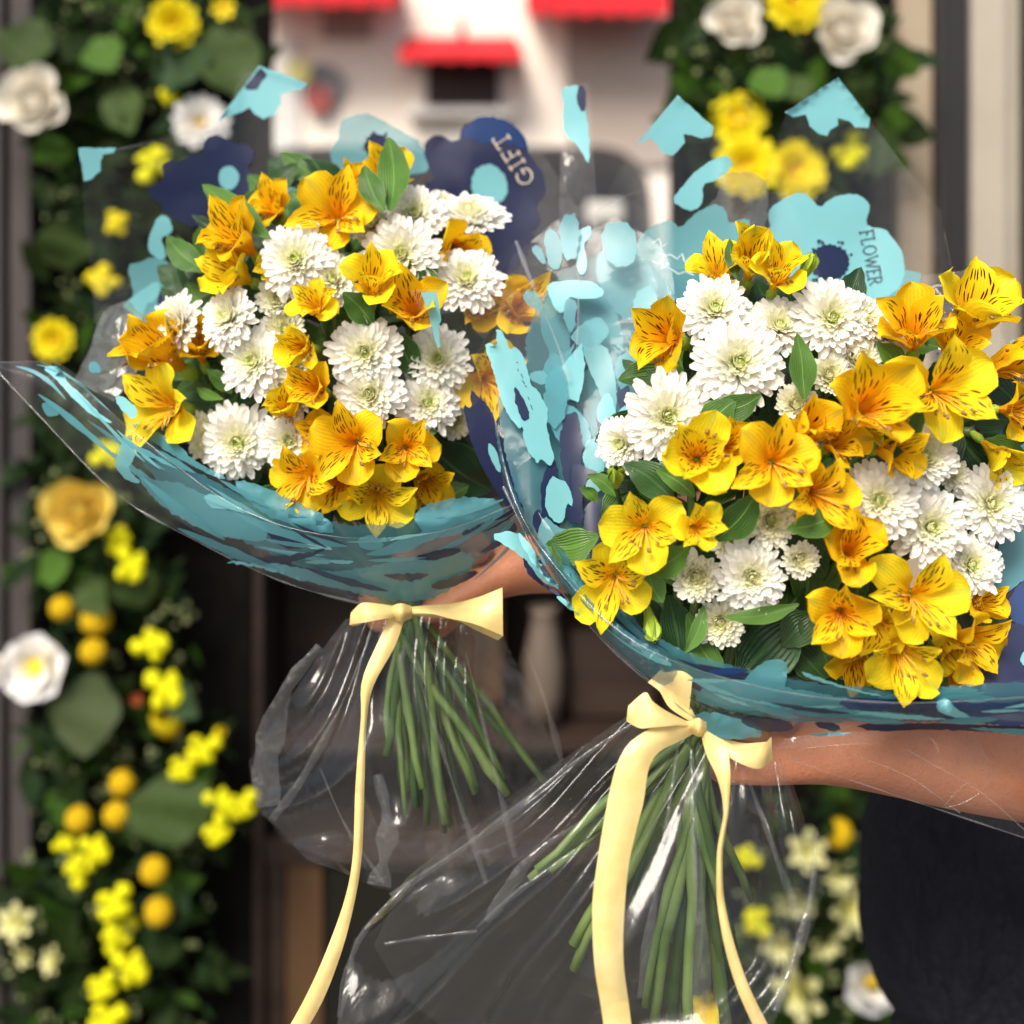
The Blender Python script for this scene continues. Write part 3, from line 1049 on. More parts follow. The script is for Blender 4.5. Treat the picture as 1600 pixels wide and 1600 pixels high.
# yellow alstroemerias: throat, spread, facing, roll
for r in [
    (530, 345, 150, .0, .28, -8, 'open', 0, 'large orange-yellow flower at the top of the left bouquet with a dark streaked upright petal', 0, 0),
    (398, 398, 105, -.45, .55, 30, 'half', 0, 'golden flower seen from its side at upper left, beneath the long leaf'),
    (392, 440, 105, -.5, .3, 75, 'half', 1, 'lower of two side-on yellow flowers at the upper left of the left bouquet', .01),
    (440, 340, 85, -.3, .55, 10, 'half', 0, 'small golden flower peeping out between the upper left leaves', .02),
    (606, 300, 95, .1, .65, 40, 'half', 0, 'golden flower half hidden behind the paired upright leaves', .036),
    (500, 490, 105, -.1, .5, 170, 'open', 1, 'lemon yellow flower with its throat turned up, centre left of the left bouquet', 0, 2),
    (488, 545, 85, -.3, .1, 60, 'half', 1, 'lemon yellow flower below the throat-up one, against the central chrysanthemum', .01),
    (580, 468, 100, .15, .62, 20, 'half', 1, 'yellow flower in the middle, behind the dark pointed leaf'),
    (652, 500, 105, -.05, .45, 8, 'half', 0, 'single spotted golden petal flower beside the film edge'),
    (283, 638, 150, -.42, .12, 50, 'open', 1, 'large lemon flower at the far left edge of the left bouquet', -.004, 1),
    (285, 575, 100, -.45, .5, 10, 'shut', 0, 'closed orange flower above the large far left one', .008),
    (318, 566, 95, .0, .6, 80, 'half', 0, 'orange flower lying on its side beneath the two left chrysanthemums', .026),
    (505, 612, 85, -.35, .25, 30, 'half', 0, 'spotted petal flower wedged left of the lower central chrysanthemum', .01),
    (560, 690, 145, -.12, .05, 15, 'open', 0, 'golden flower at the heart of the bottom cluster, left bouquet', -.006, 0),
    (632, 700, 125, .3, .12, -10, 'open', 0, 'golden flower at the right of the bottom cluster with petals pointing right', -.006, 2),
    (488, 738, 120, -.3, -.12, 25, 'open', 0, 'golden flower at the left of the bottom cluster, drooping to the leaf', -.004, 1),
    (590, 765, 140, .05, -.22, 180, 'open', 1, 'lowest yellow flower of the left bouquet with a big round hanging petal', -.008, 0),
    (705, 385, 95, .3, -.2, 90, 'half', 0, 'brownish shaded yellow flower under the side-on chrysanthemum', .02),
    (738, 492, 105, .35, .35, 20, 'open', 0, 'golden flower behind the film, right of the film edge', .026, 2),
    (790, 490, 110, .5, .3, -20, 'half', 0, 'hazy orange flower behind the film, farthest right', .01),
    (752, 590, 130, .45, .0, 60, 'open', 0, 'hazy golden flower behind the film above the navy print', .004, 1),
]:
    alst('L', r[0], r[1], r[2], r[3], r[4], r[5], r[6], r[7], r[8], *(r[9:]))
bud('L', 632, 775, 75, .1, -.75, 'green bud hanging under the lowest yellow flower of the left bouquet')

for r in [
    (1125, 445, 120, -.22, .6, 12, 'open', 1, 'yellow flower at the top left of the right bouquet with two streaked upright petals', .030, 2),
    (1208, 452, 105, .05, .62, 40, 'half', 1, 'yellow flower with green stripes seen from behind at the top centre', .004),
    (1062, 535, 125, -.6, .2, 40, 'half', 0, 'side-on yellow flower left of the big round chrysanthemums', .012),
    (1088, 718, 125, -.1, .25, 160, 'half', 1, 'yellow flower between the left edge chrysanthemum and the big streaked flower'),
    (1205, 722, 165, -.05, .15, 2, 'open', 0, 'big golden flower at the centre of the right bouquet, streaked upright petal', -.006, 0),
    (1262, 768, 130, .25, -.05, 100, 'open', 0, 'dark orange flower tucked at the lower right of the big central one', .002, 1),
    (1335, 650, 150, .1, .35, 25, 'half', 0, 'golden half closed flower with a green keel right of the centre', -.008),
    (1370, 705, 100, .45, .05, -50, 'half', 0, 'orange flower below the half closed one, spotted petal pointing right', .0),
    (1452, 612, 195, .05, .12, 4, 'open', 1, 'largest bright flower at the upper right with three streaked petals', -.008, 1),
    (1425, 545, 125, -.2, .6, 60, 'half', 0, 'golden flower with curled petals behind the largest one', .012),
    (1500, 530, 150, .12, .72, 5, 'half', 1, 'tall yellow flower pointing straight up at the upper right', .006),
    (1562, 640, 120, .6, .0, -30, 'open', 0, 'orange flower cut by the right edge, its petals pointing right and down', .008, 2),
    (1008, 822, 150, -.12, .15, 15, 'open', 1, 'bright lemon flower at the lower left of the right bouquet', -.006, 0),
    (1082, 822, 105, .12, .12, 20, 'open', 1, 'smaller lemon flower touching the lower left one on its right', -.008, 2),
    (962, 898, 145, -.18, -.05, 55, 'open', 1, 'lemon flower at the lowest left with one long plain hanging petal', -.006, 1),
    (1320, 870, 120, .0, .45, 10, 'half', 0, 'brown shaded golden flower above the bottom cluster', .006),
    (1312, 952, 150, -.15, .05, 10, 'open', 0, 'golden flower at the left of the bottom right cluster', -.006, 2),
    (1420, 930, 180, .08, .15, -28, 'open', 1, 'big bright flower in the middle of the bottom right cluster', -.012, 1),
    (1395, 1000, 150, -.02, -.18, 62, 'open', 1, 'lowest bright flower at the bottom of the right bouquet', -.012, 0),
    (1490, 990, 140, .5, -.15, -30, 'open', 0, 'orange flower at the right of the bottom cluster, petals pointing right', -.004, 2),
]:
    alst('R', r[0], r[1], r[2], r[3], r[4], r[5], r[6], r[7], r[8], *(r[9:]))
for r in [
    (548, 312, 70, .2, .6, 50, 'half', 0, 'small golden flower behind the right of the top orange one'), (430, 428, 60, .1, .3, 120, 'half', 1, 'small lemon flower tucked left of the large upper left chrysanthemum'),
    (540, 735, 95, -.1, -.2, 140, 'half', 0, 'golden flower low in the bottom cluster of the left bouquet, under its heart'), (655, 742, 90, .4, -.2, -60, 'half', 0, 'golden flower at the lower right of the bottom cluster pointing right'), (520, 690, 90, -.3, .3, 70, 'half', 0, 'golden flower above the drooping one in the bottom cluster'),
    (455, 655, 60, .0, .5, 0, 'shut', 1, 'closed lemon flower peeping over the bottom chrysanthemums'),
]:
    alst('L', r[0], r[1], r[2], r[3], r[4], r[5], r[6], r[7], r[8], .016)
for r in [
    (1168, 436, 75, .0, .6, 60, 'shut', 1, 'closed yellow flower between the two topmost yellow ones'), (1125, 700, 85, .1, .3, 20, 'half', 0, 'golden flower filling the gap left of the big central one'),
    (1290, 700, 95, .3, .4, -20, 'half', 0, 'golden flower right behind the big central one'), (1400, 665, 90, -.4, .1, 90, 'half', 1, 'yellow flower with a streaked petal pointing left beside the largest one'),
    (1480, 560, 95, .1, .5, 15, 'half', 0, 'golden flower between the tall upright one and the largest one'), (1530, 585, 85, .5, .4, -20, 'shut', 0, 'closed orange flower at the right shoulder of the largest one'), (1535, 690, 85, .4, -.5, 150, 'half', 1, 'yellow flower hanging at the right edge with a pointed tip'),
    (1368, 965, 90, -.2, .0, 150, 'half', 1, 'yellow flower between the left and the lowest of the bottom cluster'), (1455, 985, 90, .3, -.3, 200, 'half', 1, 'yellow flower hanging under the big bright one of the bottom cluster'),
    (1335, 1005, 90, -.2, -.5, 170, 'half', 0, 'golden flower hanging at the lower left of the bottom cluster'), (1475, 1030, 80, .4, -.5, 200, 'shut', 0, 'closed golden flower hanging at the lower right of the bottom cluster'), (1240, 690, 80, .2, .5, 0, 'shut', 0, 'closed golden flower above the dark orange one'),
    (1510, 945, 75, .5, .3, -40, 'half', 0, 'golden flower at the right of the big bright one, under the lowest chrysanthemum'),
]:
    alst('R', r[0], r[1], r[2], r[3], r[4], r[5], r[6], r[7], r[8], .014)
bud('R', 962, 760, 60, -.05, .6, 'lime green bud at the left of the right bouquet above the lemon flower', -.005)
bud('R', 1012, 950, 60, .1, -.7, 'green striped bud hanging at the lowest left of the right bouquet')
bud('R', 1250, 440, 55, .3, .8, 'small green bud at the top of the right bouquet')


# ------------------------------------------------------------------ leaves: parts of the nearest alstroemeria
def leaf_mesh(base, tip, width, side_bend, fold, roll, nv=12, nu=4, sag=0.0):
    ax = tip - base
    L = ax.length
    t = ax.normalized()
    toward = Vector((0, -1, 0.25)).normalized()
    nrm = (toward - t * toward.dot(t)).normalized()
    lat = t.cross(nrm).normalized()
    rm = Matrix.Rotation(roll, 3, t)
    nrm, lat = rm @ nrm, rm @ lat
    ctl = base + ax * .5 + lat * side_bend * L + nrm * sag * L
    tab = [(0, .14), (.12, .45), (.32, .9), (.48, 1.), (.7, .8), (.88, .4), (1, .02)]
    v, f, u = [], [], []
    wob = rnd.uniform(0, 6)
    for j in range(nv + 1):
        s = j / nv
        c = base * (1 - s) ** 2 + ctl * 2 * s * (1 - s) + tip * s * s
        tw = R(18) * math.sin(s * 3 + wob) * .5
        l2 = lat * math.cos(tw) + nrm * math.sin(tw)
        n2 = nrm * math.cos(tw) - lat * math.sin(tw)
        w = width * interp(tab, s)
        for i in range(nu + 1):
            q = 2 * i / nu - 1
            v.append(c + l2 * q * w * .5 + n2 * (abs(q) * fold * w * .5 + .06 * w * math.sin(s * 9 + q * 2 + wob)))
            u.append(((q + 1) / 2, s))
    for j in range(nv):
        for i in range(nu):
            a = j * (nu + 1) + i
            f.append((a, a + 1, a + nu + 2, a + nu + 1))
    return v, f, u


def leaf(side, tip, base, width, bend=0.08, fold=.35, roll=0.0, dt=-.004, db=.012, m=None):
    d1, d0 = dome(side, *tip) + dt, dome(side, *base) + db
    B, T = P(base[0], base[1], d0), P(tip[0], tip[1], d1)
    v, f, u = leaf_mesh(B, T, S(width, d1), bend, fold, R(roll))
    root = min(ALSTS[side], key=lambda q: (q[1] - B).length)[0]
    place('leaf', mesh('leaf', v, f, m or M_LEAF, u), root)


PL, DK = M_LEAFP, M_LEAFD
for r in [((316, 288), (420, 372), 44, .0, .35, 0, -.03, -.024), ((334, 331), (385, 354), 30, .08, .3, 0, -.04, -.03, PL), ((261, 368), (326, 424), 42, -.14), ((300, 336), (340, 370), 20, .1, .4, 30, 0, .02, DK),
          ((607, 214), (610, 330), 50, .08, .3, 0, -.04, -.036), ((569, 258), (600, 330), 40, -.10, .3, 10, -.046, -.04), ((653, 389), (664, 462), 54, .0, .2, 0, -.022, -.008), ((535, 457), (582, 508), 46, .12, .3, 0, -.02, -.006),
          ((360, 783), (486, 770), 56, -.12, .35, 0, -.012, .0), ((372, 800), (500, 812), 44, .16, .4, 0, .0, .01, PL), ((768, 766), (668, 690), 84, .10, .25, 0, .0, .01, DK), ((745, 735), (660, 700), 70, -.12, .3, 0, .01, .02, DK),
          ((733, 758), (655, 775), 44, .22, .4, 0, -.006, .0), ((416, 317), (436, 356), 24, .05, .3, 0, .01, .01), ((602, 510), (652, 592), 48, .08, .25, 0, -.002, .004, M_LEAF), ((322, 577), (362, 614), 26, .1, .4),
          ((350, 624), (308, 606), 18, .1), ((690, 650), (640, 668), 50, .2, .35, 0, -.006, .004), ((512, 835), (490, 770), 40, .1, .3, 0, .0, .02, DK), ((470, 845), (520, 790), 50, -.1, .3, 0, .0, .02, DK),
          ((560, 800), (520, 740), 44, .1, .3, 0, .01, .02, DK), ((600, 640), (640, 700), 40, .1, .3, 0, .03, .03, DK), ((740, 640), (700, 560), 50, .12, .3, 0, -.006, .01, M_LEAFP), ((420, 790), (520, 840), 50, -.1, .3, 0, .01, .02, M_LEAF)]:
    kw = list(r[3:8])
    leaf('L', r[0], r[1], r[2], *kw, **({'m': r[8]} if len(r) > 8 else {}))
for r in [((1140, 373), (1152, 438), 24, -.06, .3, 0, -.006, .0), ((1003, 493), (1042, 536), 34, .06), ((1010, 548), (1050, 572), 22, .1, .4, 0, 0, .01, DK), ((1190, 616), (1108, 640), 46, .22, .3, 0, -.016, -.004), ((1150, 625), (1098, 676), 52, -.10, .2, 0, -.012, .0, PL),
          ((1245, 520), (1257, 624), 44, .04, .25, 0, -.018, -.002), ((1441, 625), (1388, 716), 58, -.06, .3, 0, -.030, -.012), ((1370, 537), (1408, 582), 44, .08, .3, 0, .0, .01), ((1604, 712), (1536, 690), 44, .06, .3, 0, .0, .01),
          ((1610, 655), (1560, 690), 40, .1, .3, 0, .01, .02, DK), ((1605, 735), (1540, 708), 40, .0, .3, 0, .0, .01, PL), ((974, 724), (1052, 782), 56, .12, .3, 0, -.008, .004, DK), ((1024, 733), (1086, 776), 34, .1, .3, 0, -.014, .0, PL),
          ((852, 852), (935, 838), 58, -.22, .35, 0, .0, .01), ((862, 848), (926, 920), 38, -.12, .35, 0, -.004, .01, PL), ((916, 742), (962, 775), 26, .2, .4, 0, .0, .01), ((905, 762), (934, 785), 20, .2, .4, 0, .0, .01),
          ((973, 819), (1020, 892), 50, -.14, .25, 0, -.022, -.012), ((1078, 852), (1008, 888), 50, .16, .3, 0, -.016, -.010), ((1036, 942), (1014, 896), 40, .16, .3, 0, -.012, -.004, PL), ((1062, 1032), (1044, 930), 54, -.06, .3, 0, -.004, .01, DK),
          ((1068, 1022), (1100, 946), 26, -.16, .4, 0, -.012, .0, PL), ((1137, 1062), (1074, 958), 46, .16, .35, 0, -.008, .006), ((1152, 1062), (1250, 966), 100, .05, .2, 0, .002, .014, DK), ((1128, 964), (1248, 944), 28, -.12, .3, 0, -.018, -.004),
          ((1184, 766), (1120, 844), 56, .10, .3, 0, -.016, -.004), ((1229, 826), (1312, 800), 46, -.14, .25, 0, -.020, -.010), ((1590, 976), (1528, 936), 36, .06, .3, 0, -.006, .004), ((1580, 988), (1520, 965), 18, .1, .3, 0, .0, .01, PL),
          ((1480, 1078), (1492, 1022), 40, .14, .3, 0, -.004, .006, PL), ((1222, 1010), (1276, 960), 60, .1, .3, 0, .006, .016, DK), ((1290, 1060), (1240, 1000), 60, .1, .3, 0, .006, .02, DK), ((1440, 1080), (1480, 1010), 44, .1, .3, 0, .006, .02, DK),
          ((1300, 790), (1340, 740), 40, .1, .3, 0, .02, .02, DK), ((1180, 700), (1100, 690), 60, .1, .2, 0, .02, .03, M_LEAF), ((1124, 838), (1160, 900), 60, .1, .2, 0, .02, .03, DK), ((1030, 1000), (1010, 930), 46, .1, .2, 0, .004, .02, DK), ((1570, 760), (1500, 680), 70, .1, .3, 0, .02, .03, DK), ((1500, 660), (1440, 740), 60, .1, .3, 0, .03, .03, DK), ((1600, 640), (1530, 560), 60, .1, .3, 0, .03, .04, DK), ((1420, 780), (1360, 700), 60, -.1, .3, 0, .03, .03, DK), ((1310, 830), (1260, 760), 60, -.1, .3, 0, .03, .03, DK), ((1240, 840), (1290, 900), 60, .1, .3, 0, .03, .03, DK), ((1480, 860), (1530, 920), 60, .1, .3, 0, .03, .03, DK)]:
    kw = list(r[3:8])
    leaf('R', r[0], r[1], r[2], *kw, **({'m': r[8]} if len(r) > 8 else {}))
# more leaves deep between the flowers
for side, cx_, cy_, rx, ry, cnt in (('L', 500, 530, 240, 270, 110), ('R', 1260, 745, 310, 300, 130)):
    for k in range(cnt):
        a, q = rnd.uniform(0, 6.283), math.sqrt(rnd.random())
        x, y = cx_ + rx * q * math.cos(a), cy_ + ry * q * math.sin(a)
        a2 = math.atan2(y - cy_, x - cx_) + rnd.uniform(-1.1, 1.1)
        ll = rnd.uniform(70, 120)
        leaf(side, (x + ll * .5 * math.cos(a2), y + ll * .5 * math.sin(a2)), (x - ll * .5 * math.cos(a2), y - ll * .5 * math.sin(a2)), rnd.uniform(40, 64), rnd.uniform(-.15, .15), .3, rnd.uniform(-30, 30),
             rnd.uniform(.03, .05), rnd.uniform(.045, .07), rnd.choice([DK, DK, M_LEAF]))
# ------------------------------------------------------------------ cellophane: sheets, and what is printed on them
def streaks(sheet, mat, seed, n, t0=.05, t1=.95, l0=.04, l1=.16, w0=3, w1=11):
    """printed petals seen almost edge-on: long thin marks that run with a collar"""
    rr = random.Random(seed)
    a, b = sheet.ab
    N = len(a) - 1
    sheet.level += 1
    m = MB()
    for k in range(n):
        s0, t, ln, w = rr.uniform(0, .95), rr.uniform(t0, t1), rr.uniform(l0, l1), rr.uniform(w0, w1)
        sl = rr.uniform(-.25, .25)
        rows = []
        J = 9
        for j in range(J + 1):
            q = min(.999, s0 + ln * j / J) * N
            i = int(q)
            tt = min(1, max(0, t + sl * (j / J - .5)))
            p = a[i].lerp(a[i + 1], q - i).lerp(b[i].lerp(b[i + 1], q - i), tt)
            p2 = a[i].lerp(a[i + 1], q - i).lerp(b[i].lerp(b[i + 1], q - i), min(1, tt + .05))
            d = Vector((p2.x - p.x, p2.y - p.y))
            d = d.normalized() if d.length > 1e-5 else Vector((0, 1))
            hw = w * .5 * math.sin(math.pi * (j + .15) / (J + .3)) ** .7 * (1 + .5 * noise.noise(Vector((j * .9, k, seed))))
            rows.append([(p.x + d.x * hw * e, p.y + d.y * hw * e) for e in (-1, 1)])
        v = [sheet.at(x, y, .0005 + .00024 * sheet.level) for r in rows for x, y in r]
        m.add(v, [(2 * j, 2 * j + 1, 2 * j + 3, 2 * j + 2) for j in range(J)])
    m.build('printed_streaks', mat, sheet.o, kind='stuff')


class Sheet:
    """a film between two edges given as polylines of (px, py, depth)"""
    def __init__(s, name, A, B, n, m, mat, parent, bulge=0.0, crumple=0.004, seed=0, freq=9.0, flat=False, jag=0.0, linear=False, pleat=0.0, folds=9):
        a, b = resample(A, n, not linear), resample(B, n, not linear)
        v, u = [], []
        for j in range(m + 1):
            t = j / m
            for i in range(n + 1):
                q = a[i].lerp(b[i], t)
                d = q.z + bulge * math.sin(math.pi * t)
                if pleat:
                    ph = i / n * folds + 1.6 * noise.noise(Vector((i / n * 3.0, t * 1.4, seed)))
                    tri = abs((ph % 1.0) * 2 - 1) * 2 - 1
                    d += pleat * (.25 + t) * (tri + .28 * (abs((ph * 2.3 % 1.0) * 2 - 1) * 2 - 1))
                w = P(q.x, q.y, d)
                o = noise.noise_vector(w * freq + Vector((seed * 3.1, seed, 0)))
                o2 = noise.noise_vector(w * freq * 3.1 + Vector((seed, 0, seed * 2.0)))
                k = 1.0
                if jag and 0 < i < n and 0 < j < m:
                    w = w + noise.cell_vector(w * 40 + Vector((seed, 0, 0))) * jag - Vector((1, 1, 1)) * jag * .5
                w = w + Vector((o.x * .35, o.y, o.z * .35)) * crumple * k + Vector((0, o2.y, 0)) * crumple * .35
                v.append(w)
                u.append((i / n, t))
        f = []
        for j in range(m):
            for i in range(n):
                q = j * (n + 1) + i
                if flat:
                    f += [(q, q + 1, q + n + 2), (q, q + n + 2, q + n + 1)] if (i + j + seed) % 2 else [(q, q + 1, q + n + 1), (q + 1, q + n + 2, q + n + 1)]
                else:
                    f.append((q, q + 1, q + n + 2, q + n + 1))
        s.ab = (a, b)
        s.o = place(name, mesh(name, v, f, mat, u, smooth=not flat), parent)
        s.bvh = BVHTree.FromPolygons(v, f)
        s.d0 = sum(q.y for q in v) / len(v)
        s.level = 0

    def at(s, px, py, lift):
        dr = (P(px, py, 1.0) - Vector((0, 0, CZ))).normalized()
        h = s.bvh.ray_cast(Vector((0, 0, CZ)), dr)
        if h[0] is None:
            h = s.bvh.find_nearest(P(px, py, s.d0))
        return P(px, py, h[0].y - lift)


def chaikin(p, closed=True):
    out = []
    n = len(p)
    for i in range(n if closed else n - 1):
        a, b = p[i], p[(i + 1) % n]
        out += [(a[0] * .75 + b[0] * .25, a[1] * .75 + b[1] * .25), (a[0] * .25 + b[0] * .75, a[1] * .25 + b[1] * .75)]
    return out


def print_on(sheet, name, pts, mat, zx=0, zy=0, zs=1.0, rag=1.0, smooth=1, step=11, lift=None):
    """a printed shape on a film sheet; pts are picture coordinates, optionally of an enlarged detail"""
    p = [(zx + x * zs, zy + y * zs) for x, y in pts]
    for _ in range(smooth):
        p = chaikin(p)
    q = []
    for i in range(len(p)):
        a, b = Vector(p[i]), Vector(p[(i + 1) % len(p)])
        k = max(1, int((b - a).length / 3.2))
        for j in range(k):
            w = a.lerp(b, j / k)
            o = (noise.noise_vector(Vector((w.x * .10, w.y * .10, len(pts)))) * 1.7 + noise.noise_vector(Vector((w.x * .33, w.y * .33, len(pts)))) * .9) * rag
            q.append(Vector((w.x + o.x, w.y + o.y)))
    x0, x1, y0, y1 = min(w.x for w in q), max(w.x for w in q), min(w.y for w in q), max(w.y for w in q)
    inner = []
    y = y0 + step * .5
    while y < y1:
        x = x0 + step * .5
        while x < x1:
            inner.append(Vector((x + .3 * math.sin(y), y + .3 * math.sin(x))))
            x += step
        y += step
    n = len(q)
    res = delaunay_2d_cdt(q + inner, [(i, (i + 1) % n) for i in range(n)], [], 1, 1e-4)
    sheet.level += 1
    lf = lift if lift is not None else .0005 + .00024 * sheet.level
    v = [sheet.at(w.x, w.y, lf) for w in res[0]]
    if not res[2]:
        return None
    return place(name, mesh(name, v, [tuple(t) for t in res[2]], mat), sheet.o)


def blob(cx, cy, rx, ry, rot=0, spikes=18, amp=.10, seed=1):
    rr = random.Random(seed)
    out = []
    for k in range(spikes * 2):
        a = math.pi * k / spikes
        r = 1 + (amp if k % 2 else -amp) * rr.uniform(.2, 1.2)
        x, y = rx * r * math.cos(a), ry * r * math.sin(a)
        c, s = math.cos(R(rot)), math.sin(R(rot))
        out.append((cx + x * c - y * s, cy + x * s + y * c))
    return out


def anemone(cx, cy, r, sq=1.0, rot=0, seed=1, lobes=6):
    """outline of one printed flower with ragged petals, squeezed across by sq and turned by rot"""
    rr = random.Random(seed)
    out = []
    c, s = math.cos(R(rot)), math.sin(R(rot))
    for k in range(lobes):
        w = rr.uniform(.86, 1.1)
        for (q, m) in ((-.46, .72), (-.3, .98), (-.1, 1.06), (.08, 1.0), (.28, 1.04), (.44, .74)):
            a = 2 * math.pi * (k + q) / lobes
            x, y = r * w * m * math.cos(a), r * w * m * math.sin(a) * sq
            out.append((cx + x * c - y * s, cy + x * s + y * c))
    return out


GLYPH = {'G': (.95, [[(.88, .80), (.70, .96), (.45, 1.0), (.2, .86), (.06, .5), (.2, .14), (.45, 0), (.72, .03), (.86, .14), (.86, .42)], [(.62, .43), (.98, .43)]]),
         'I': (.35, [[(.18, 0), (.18, 1)], [(.02, 0), (.34, 0)], [(.02, 1), (.34, 1)]]),
         'F': (.66, [[(.14, 0), (.14, 1)], [(.0, 0), (.30, 0)], [(.0, 1), (.62, 1), (.62, .86)], [(.14, .52), (.5, .52), (.5, .42)]]),
         'T': (.78, [[(.39, 0), (.39, 1)], [(.22, 0), (.56, 0)], [(.02, .84), (.02, 1), (.76, 1), (.76, .84)]]),
         'L': (.66, [[(.14, 1), (.14, 0), (.62, 0), (.62, .14)], [(.0, 1), (.30, 1)]]),
         'O': (1.0, [[(.5, 1), (.2, .86), (.06, .5), (.2, .14), (.5, 0), (.8, .14), (.94, .5), (.8, .86), (.5, 1)]]),
         'W': (1.25, [[(.06, 1), (.36, 0), (.63, .86), (.90, 0), (1.19, 1)], [(.0, 1), (.2, 1)], [(1.08, 1), (1.26, 1)]]),
         'V': (.95, [[(.06, 1), (.47, 0), (.88, 1)], [(.0, 1), (.22, 1)], [(.74, 1), (.95, 1)]]),
         'E': (.66, [[(.14, 0), (.14, 1)], [(.0, 1), (.60, 1), (.60, .86)], [(.14, .52), (.48, .52)], [(.0, 0), (.62, 0), (.62, .14)]]),
         'R': (.80, [[(.14, 0), (.14, 1)], [(.0, 0), (.3, 0)], [(.0, 1), (.42, 1), (.62, .88), (.62, .64), (.42, .50), (.14, .50)], [(.38, .50), (.78, 0)]])}


def strokes_on(sheet, name, lines, mat, w):
    """thin pen or type strokes (picture coordinates) as one print"""
    sheet.level += 1
    lf = .0006 + .00024 * sheet.level
    m = MB()
    for ln in lines:
        pts = []
        for a, b in zip(ln, ln[1:]):
            a, b = Vector(a), Vector(b)
            k = max(1, int((b - a).length / 4))
            pts += [a.lerp(b, j / k) for j in range(k)]
        pts.append(Vector(ln[-1]))
        v, f = [], []
        for i, p in enumerate(pts):
            t = (pts[min(i + 1, len(pts) - 1)] - pts[max(0, i - 1)])
            t = t.normalized() if t.length > 1e-6 else Vector((1, 0))
            nn = Vector((-t.y, t.x))
            ww = w * (.55 + .45 * abs(t.dot(Vector((.5, .86)))))
            for s in (-1, 1):
                q = p + nn * s * ww * .5
                v.append(sheet.at(q.x, q.y, lf))
        f = [(2 * i, 2 * i + 1, 2 * i + 3, 2 * i + 2) for i in range(len(pts) - 1)]
        m.add(v, f)
    return m.build(name, mat, sheet.o)


def text_on(sheet, txt, cx, cy, ang, h, mat, w=2.0, gap=.16, xs=1.0):
    """lettering centred on a picture point, reading along ang (degrees clockwise from rightwards)"""
    r = Vector((math.cos(R(ang)), math.sin(R(ang))))
    up = Vector((r.y, -r.x))
    tot = sum(GLYPH[c][0] + gap for c in txt) - gap
    x = -tot / 2
    lines = []
    for c in txt:
        wd, st = GLYPH[c]
        for ln in st:
            lines.append([tuple(Vector((cx, cy)) + (r * (x + q[0]) * xs + up * (q[1] - .5)) * h) for q in ln])
        x += wd + gap
    o = strokes_on(sheet, 'printed_word', lines, mat, w)
    return o


def dots_on(sheet, cx, cy, r, mat, seed, n=14, size=3.0):
    rr = random.Random(seed)
    sheet.level += 1
    m = MB()
    for k in range(n):
        a = rr.uniform(0, 6.283)
        q = r * rr.uniform(1.02, 1.28)
        x, y = cx + q * math.cos(a), cy + q * math.sin(a)
        s = size * rr.uniform(.4, 1.3)
        v = [sheet.at(x + s * math.cos(t * 1.2566 + a) * rr.uniform(.6, 1), y + s * math.sin(t * 1.2566 + a) * rr.uniform(.6, 1), .0007 + .00024 * sheet.level) for t in range(5)]
        m.add(v, [(0, 1, 2, 3, 4)])
    m.build('ink_speck', mat, sheet.o)


wl = thing('cellophane_wrap', 'clear cellophane wrap with aqua and navy flower prints around the left bouquet', 'wrapping', Matrix.Translation(NECK['L']), 'printed cellophane wraps')
wr = thing('cellophane_wrap', 'clear cellophane wrap with aqua and navy flower prints around the right bouquet', 'wrapping', Matrix.Translation(NECK['R']), 'printed cellophane wraps')

# ---- left bouquet, sheets behind the flowers
LB1 = Sheet('film_sheet', [(160, 640, 1.06), (330, 800, 1.06), (500, 860, 1.05)], [(124, 231, 1.08), (180, 234, 1.09), (345, 188, 1.12), (386, 105, 1.13), (487, 134, 1.13)], 22, 22, M_FILM, wl, .02, .006, 1, linear=True)
LB2 = Sheet('film_sheet', [(330, 800, 1.07), (640, 900, 1.06), (830, 740, 1.07)], [(420, 270, 1.11), (500, 225, 1.12), (577, 176, 1.13), (668, 230, 1.14), (740, 178, 1.13), (830, 215, 1.13), (905, 330, 1.12)], 26, 22, M_FILM, wl, .02, .006, 2, linear=True)
# ---- right bouquet, sheets behind the flowers
RB1 = Sheet('film_sheet', [(930, 720, .96), (1200, 860, .95), (1420, 800, .95)], [(930, 330, 1.0), (1000, 215, 1.02), (1060, 148, 1.03), (1118, 208, 1.03), (1145, 240, 1.02), (1180, 300, 1.02), (1230, 300, 1.02)], 26, 24, M_FILM, wr, .02, .006, 3, linear=True)
RB2 = Sheet('film_sheet', [(1050, 720, .97), (1300, 860, .96), (1560, 800, .95)], [(1180, 330, 1.02), (1226, 176, 1.04), (1306, 120, 1.05), (1364, 200, 1.05), (1440, 290, 1.03), (1470, 320, 1.02), (1490, 420, 1.0)], 26, 24, M_FILM, wr, .02, .006, 4, linear=True)
RB3 = Sheet('film_sheet', [(1440, 880, .90), (1520, 1120, .84), (1720, 1140, .83)], [(1440, 430, .985), (1520, 420, .97), (1575, 540, .95), (1720, 560, .93)], 20, 22, M_FILM, wr, .01, .005, 5, linear=True)
# a narrow upright tongue of film between the two bouquets
TG = Sheet('film_sheet', [(872, 420, 1.0), (940, 420, 1.0)], [(876, 132, 1.06), (920, 128, 1.06)], 6, 14, M_FILM, wr, .01, .004, 6, linear=True)

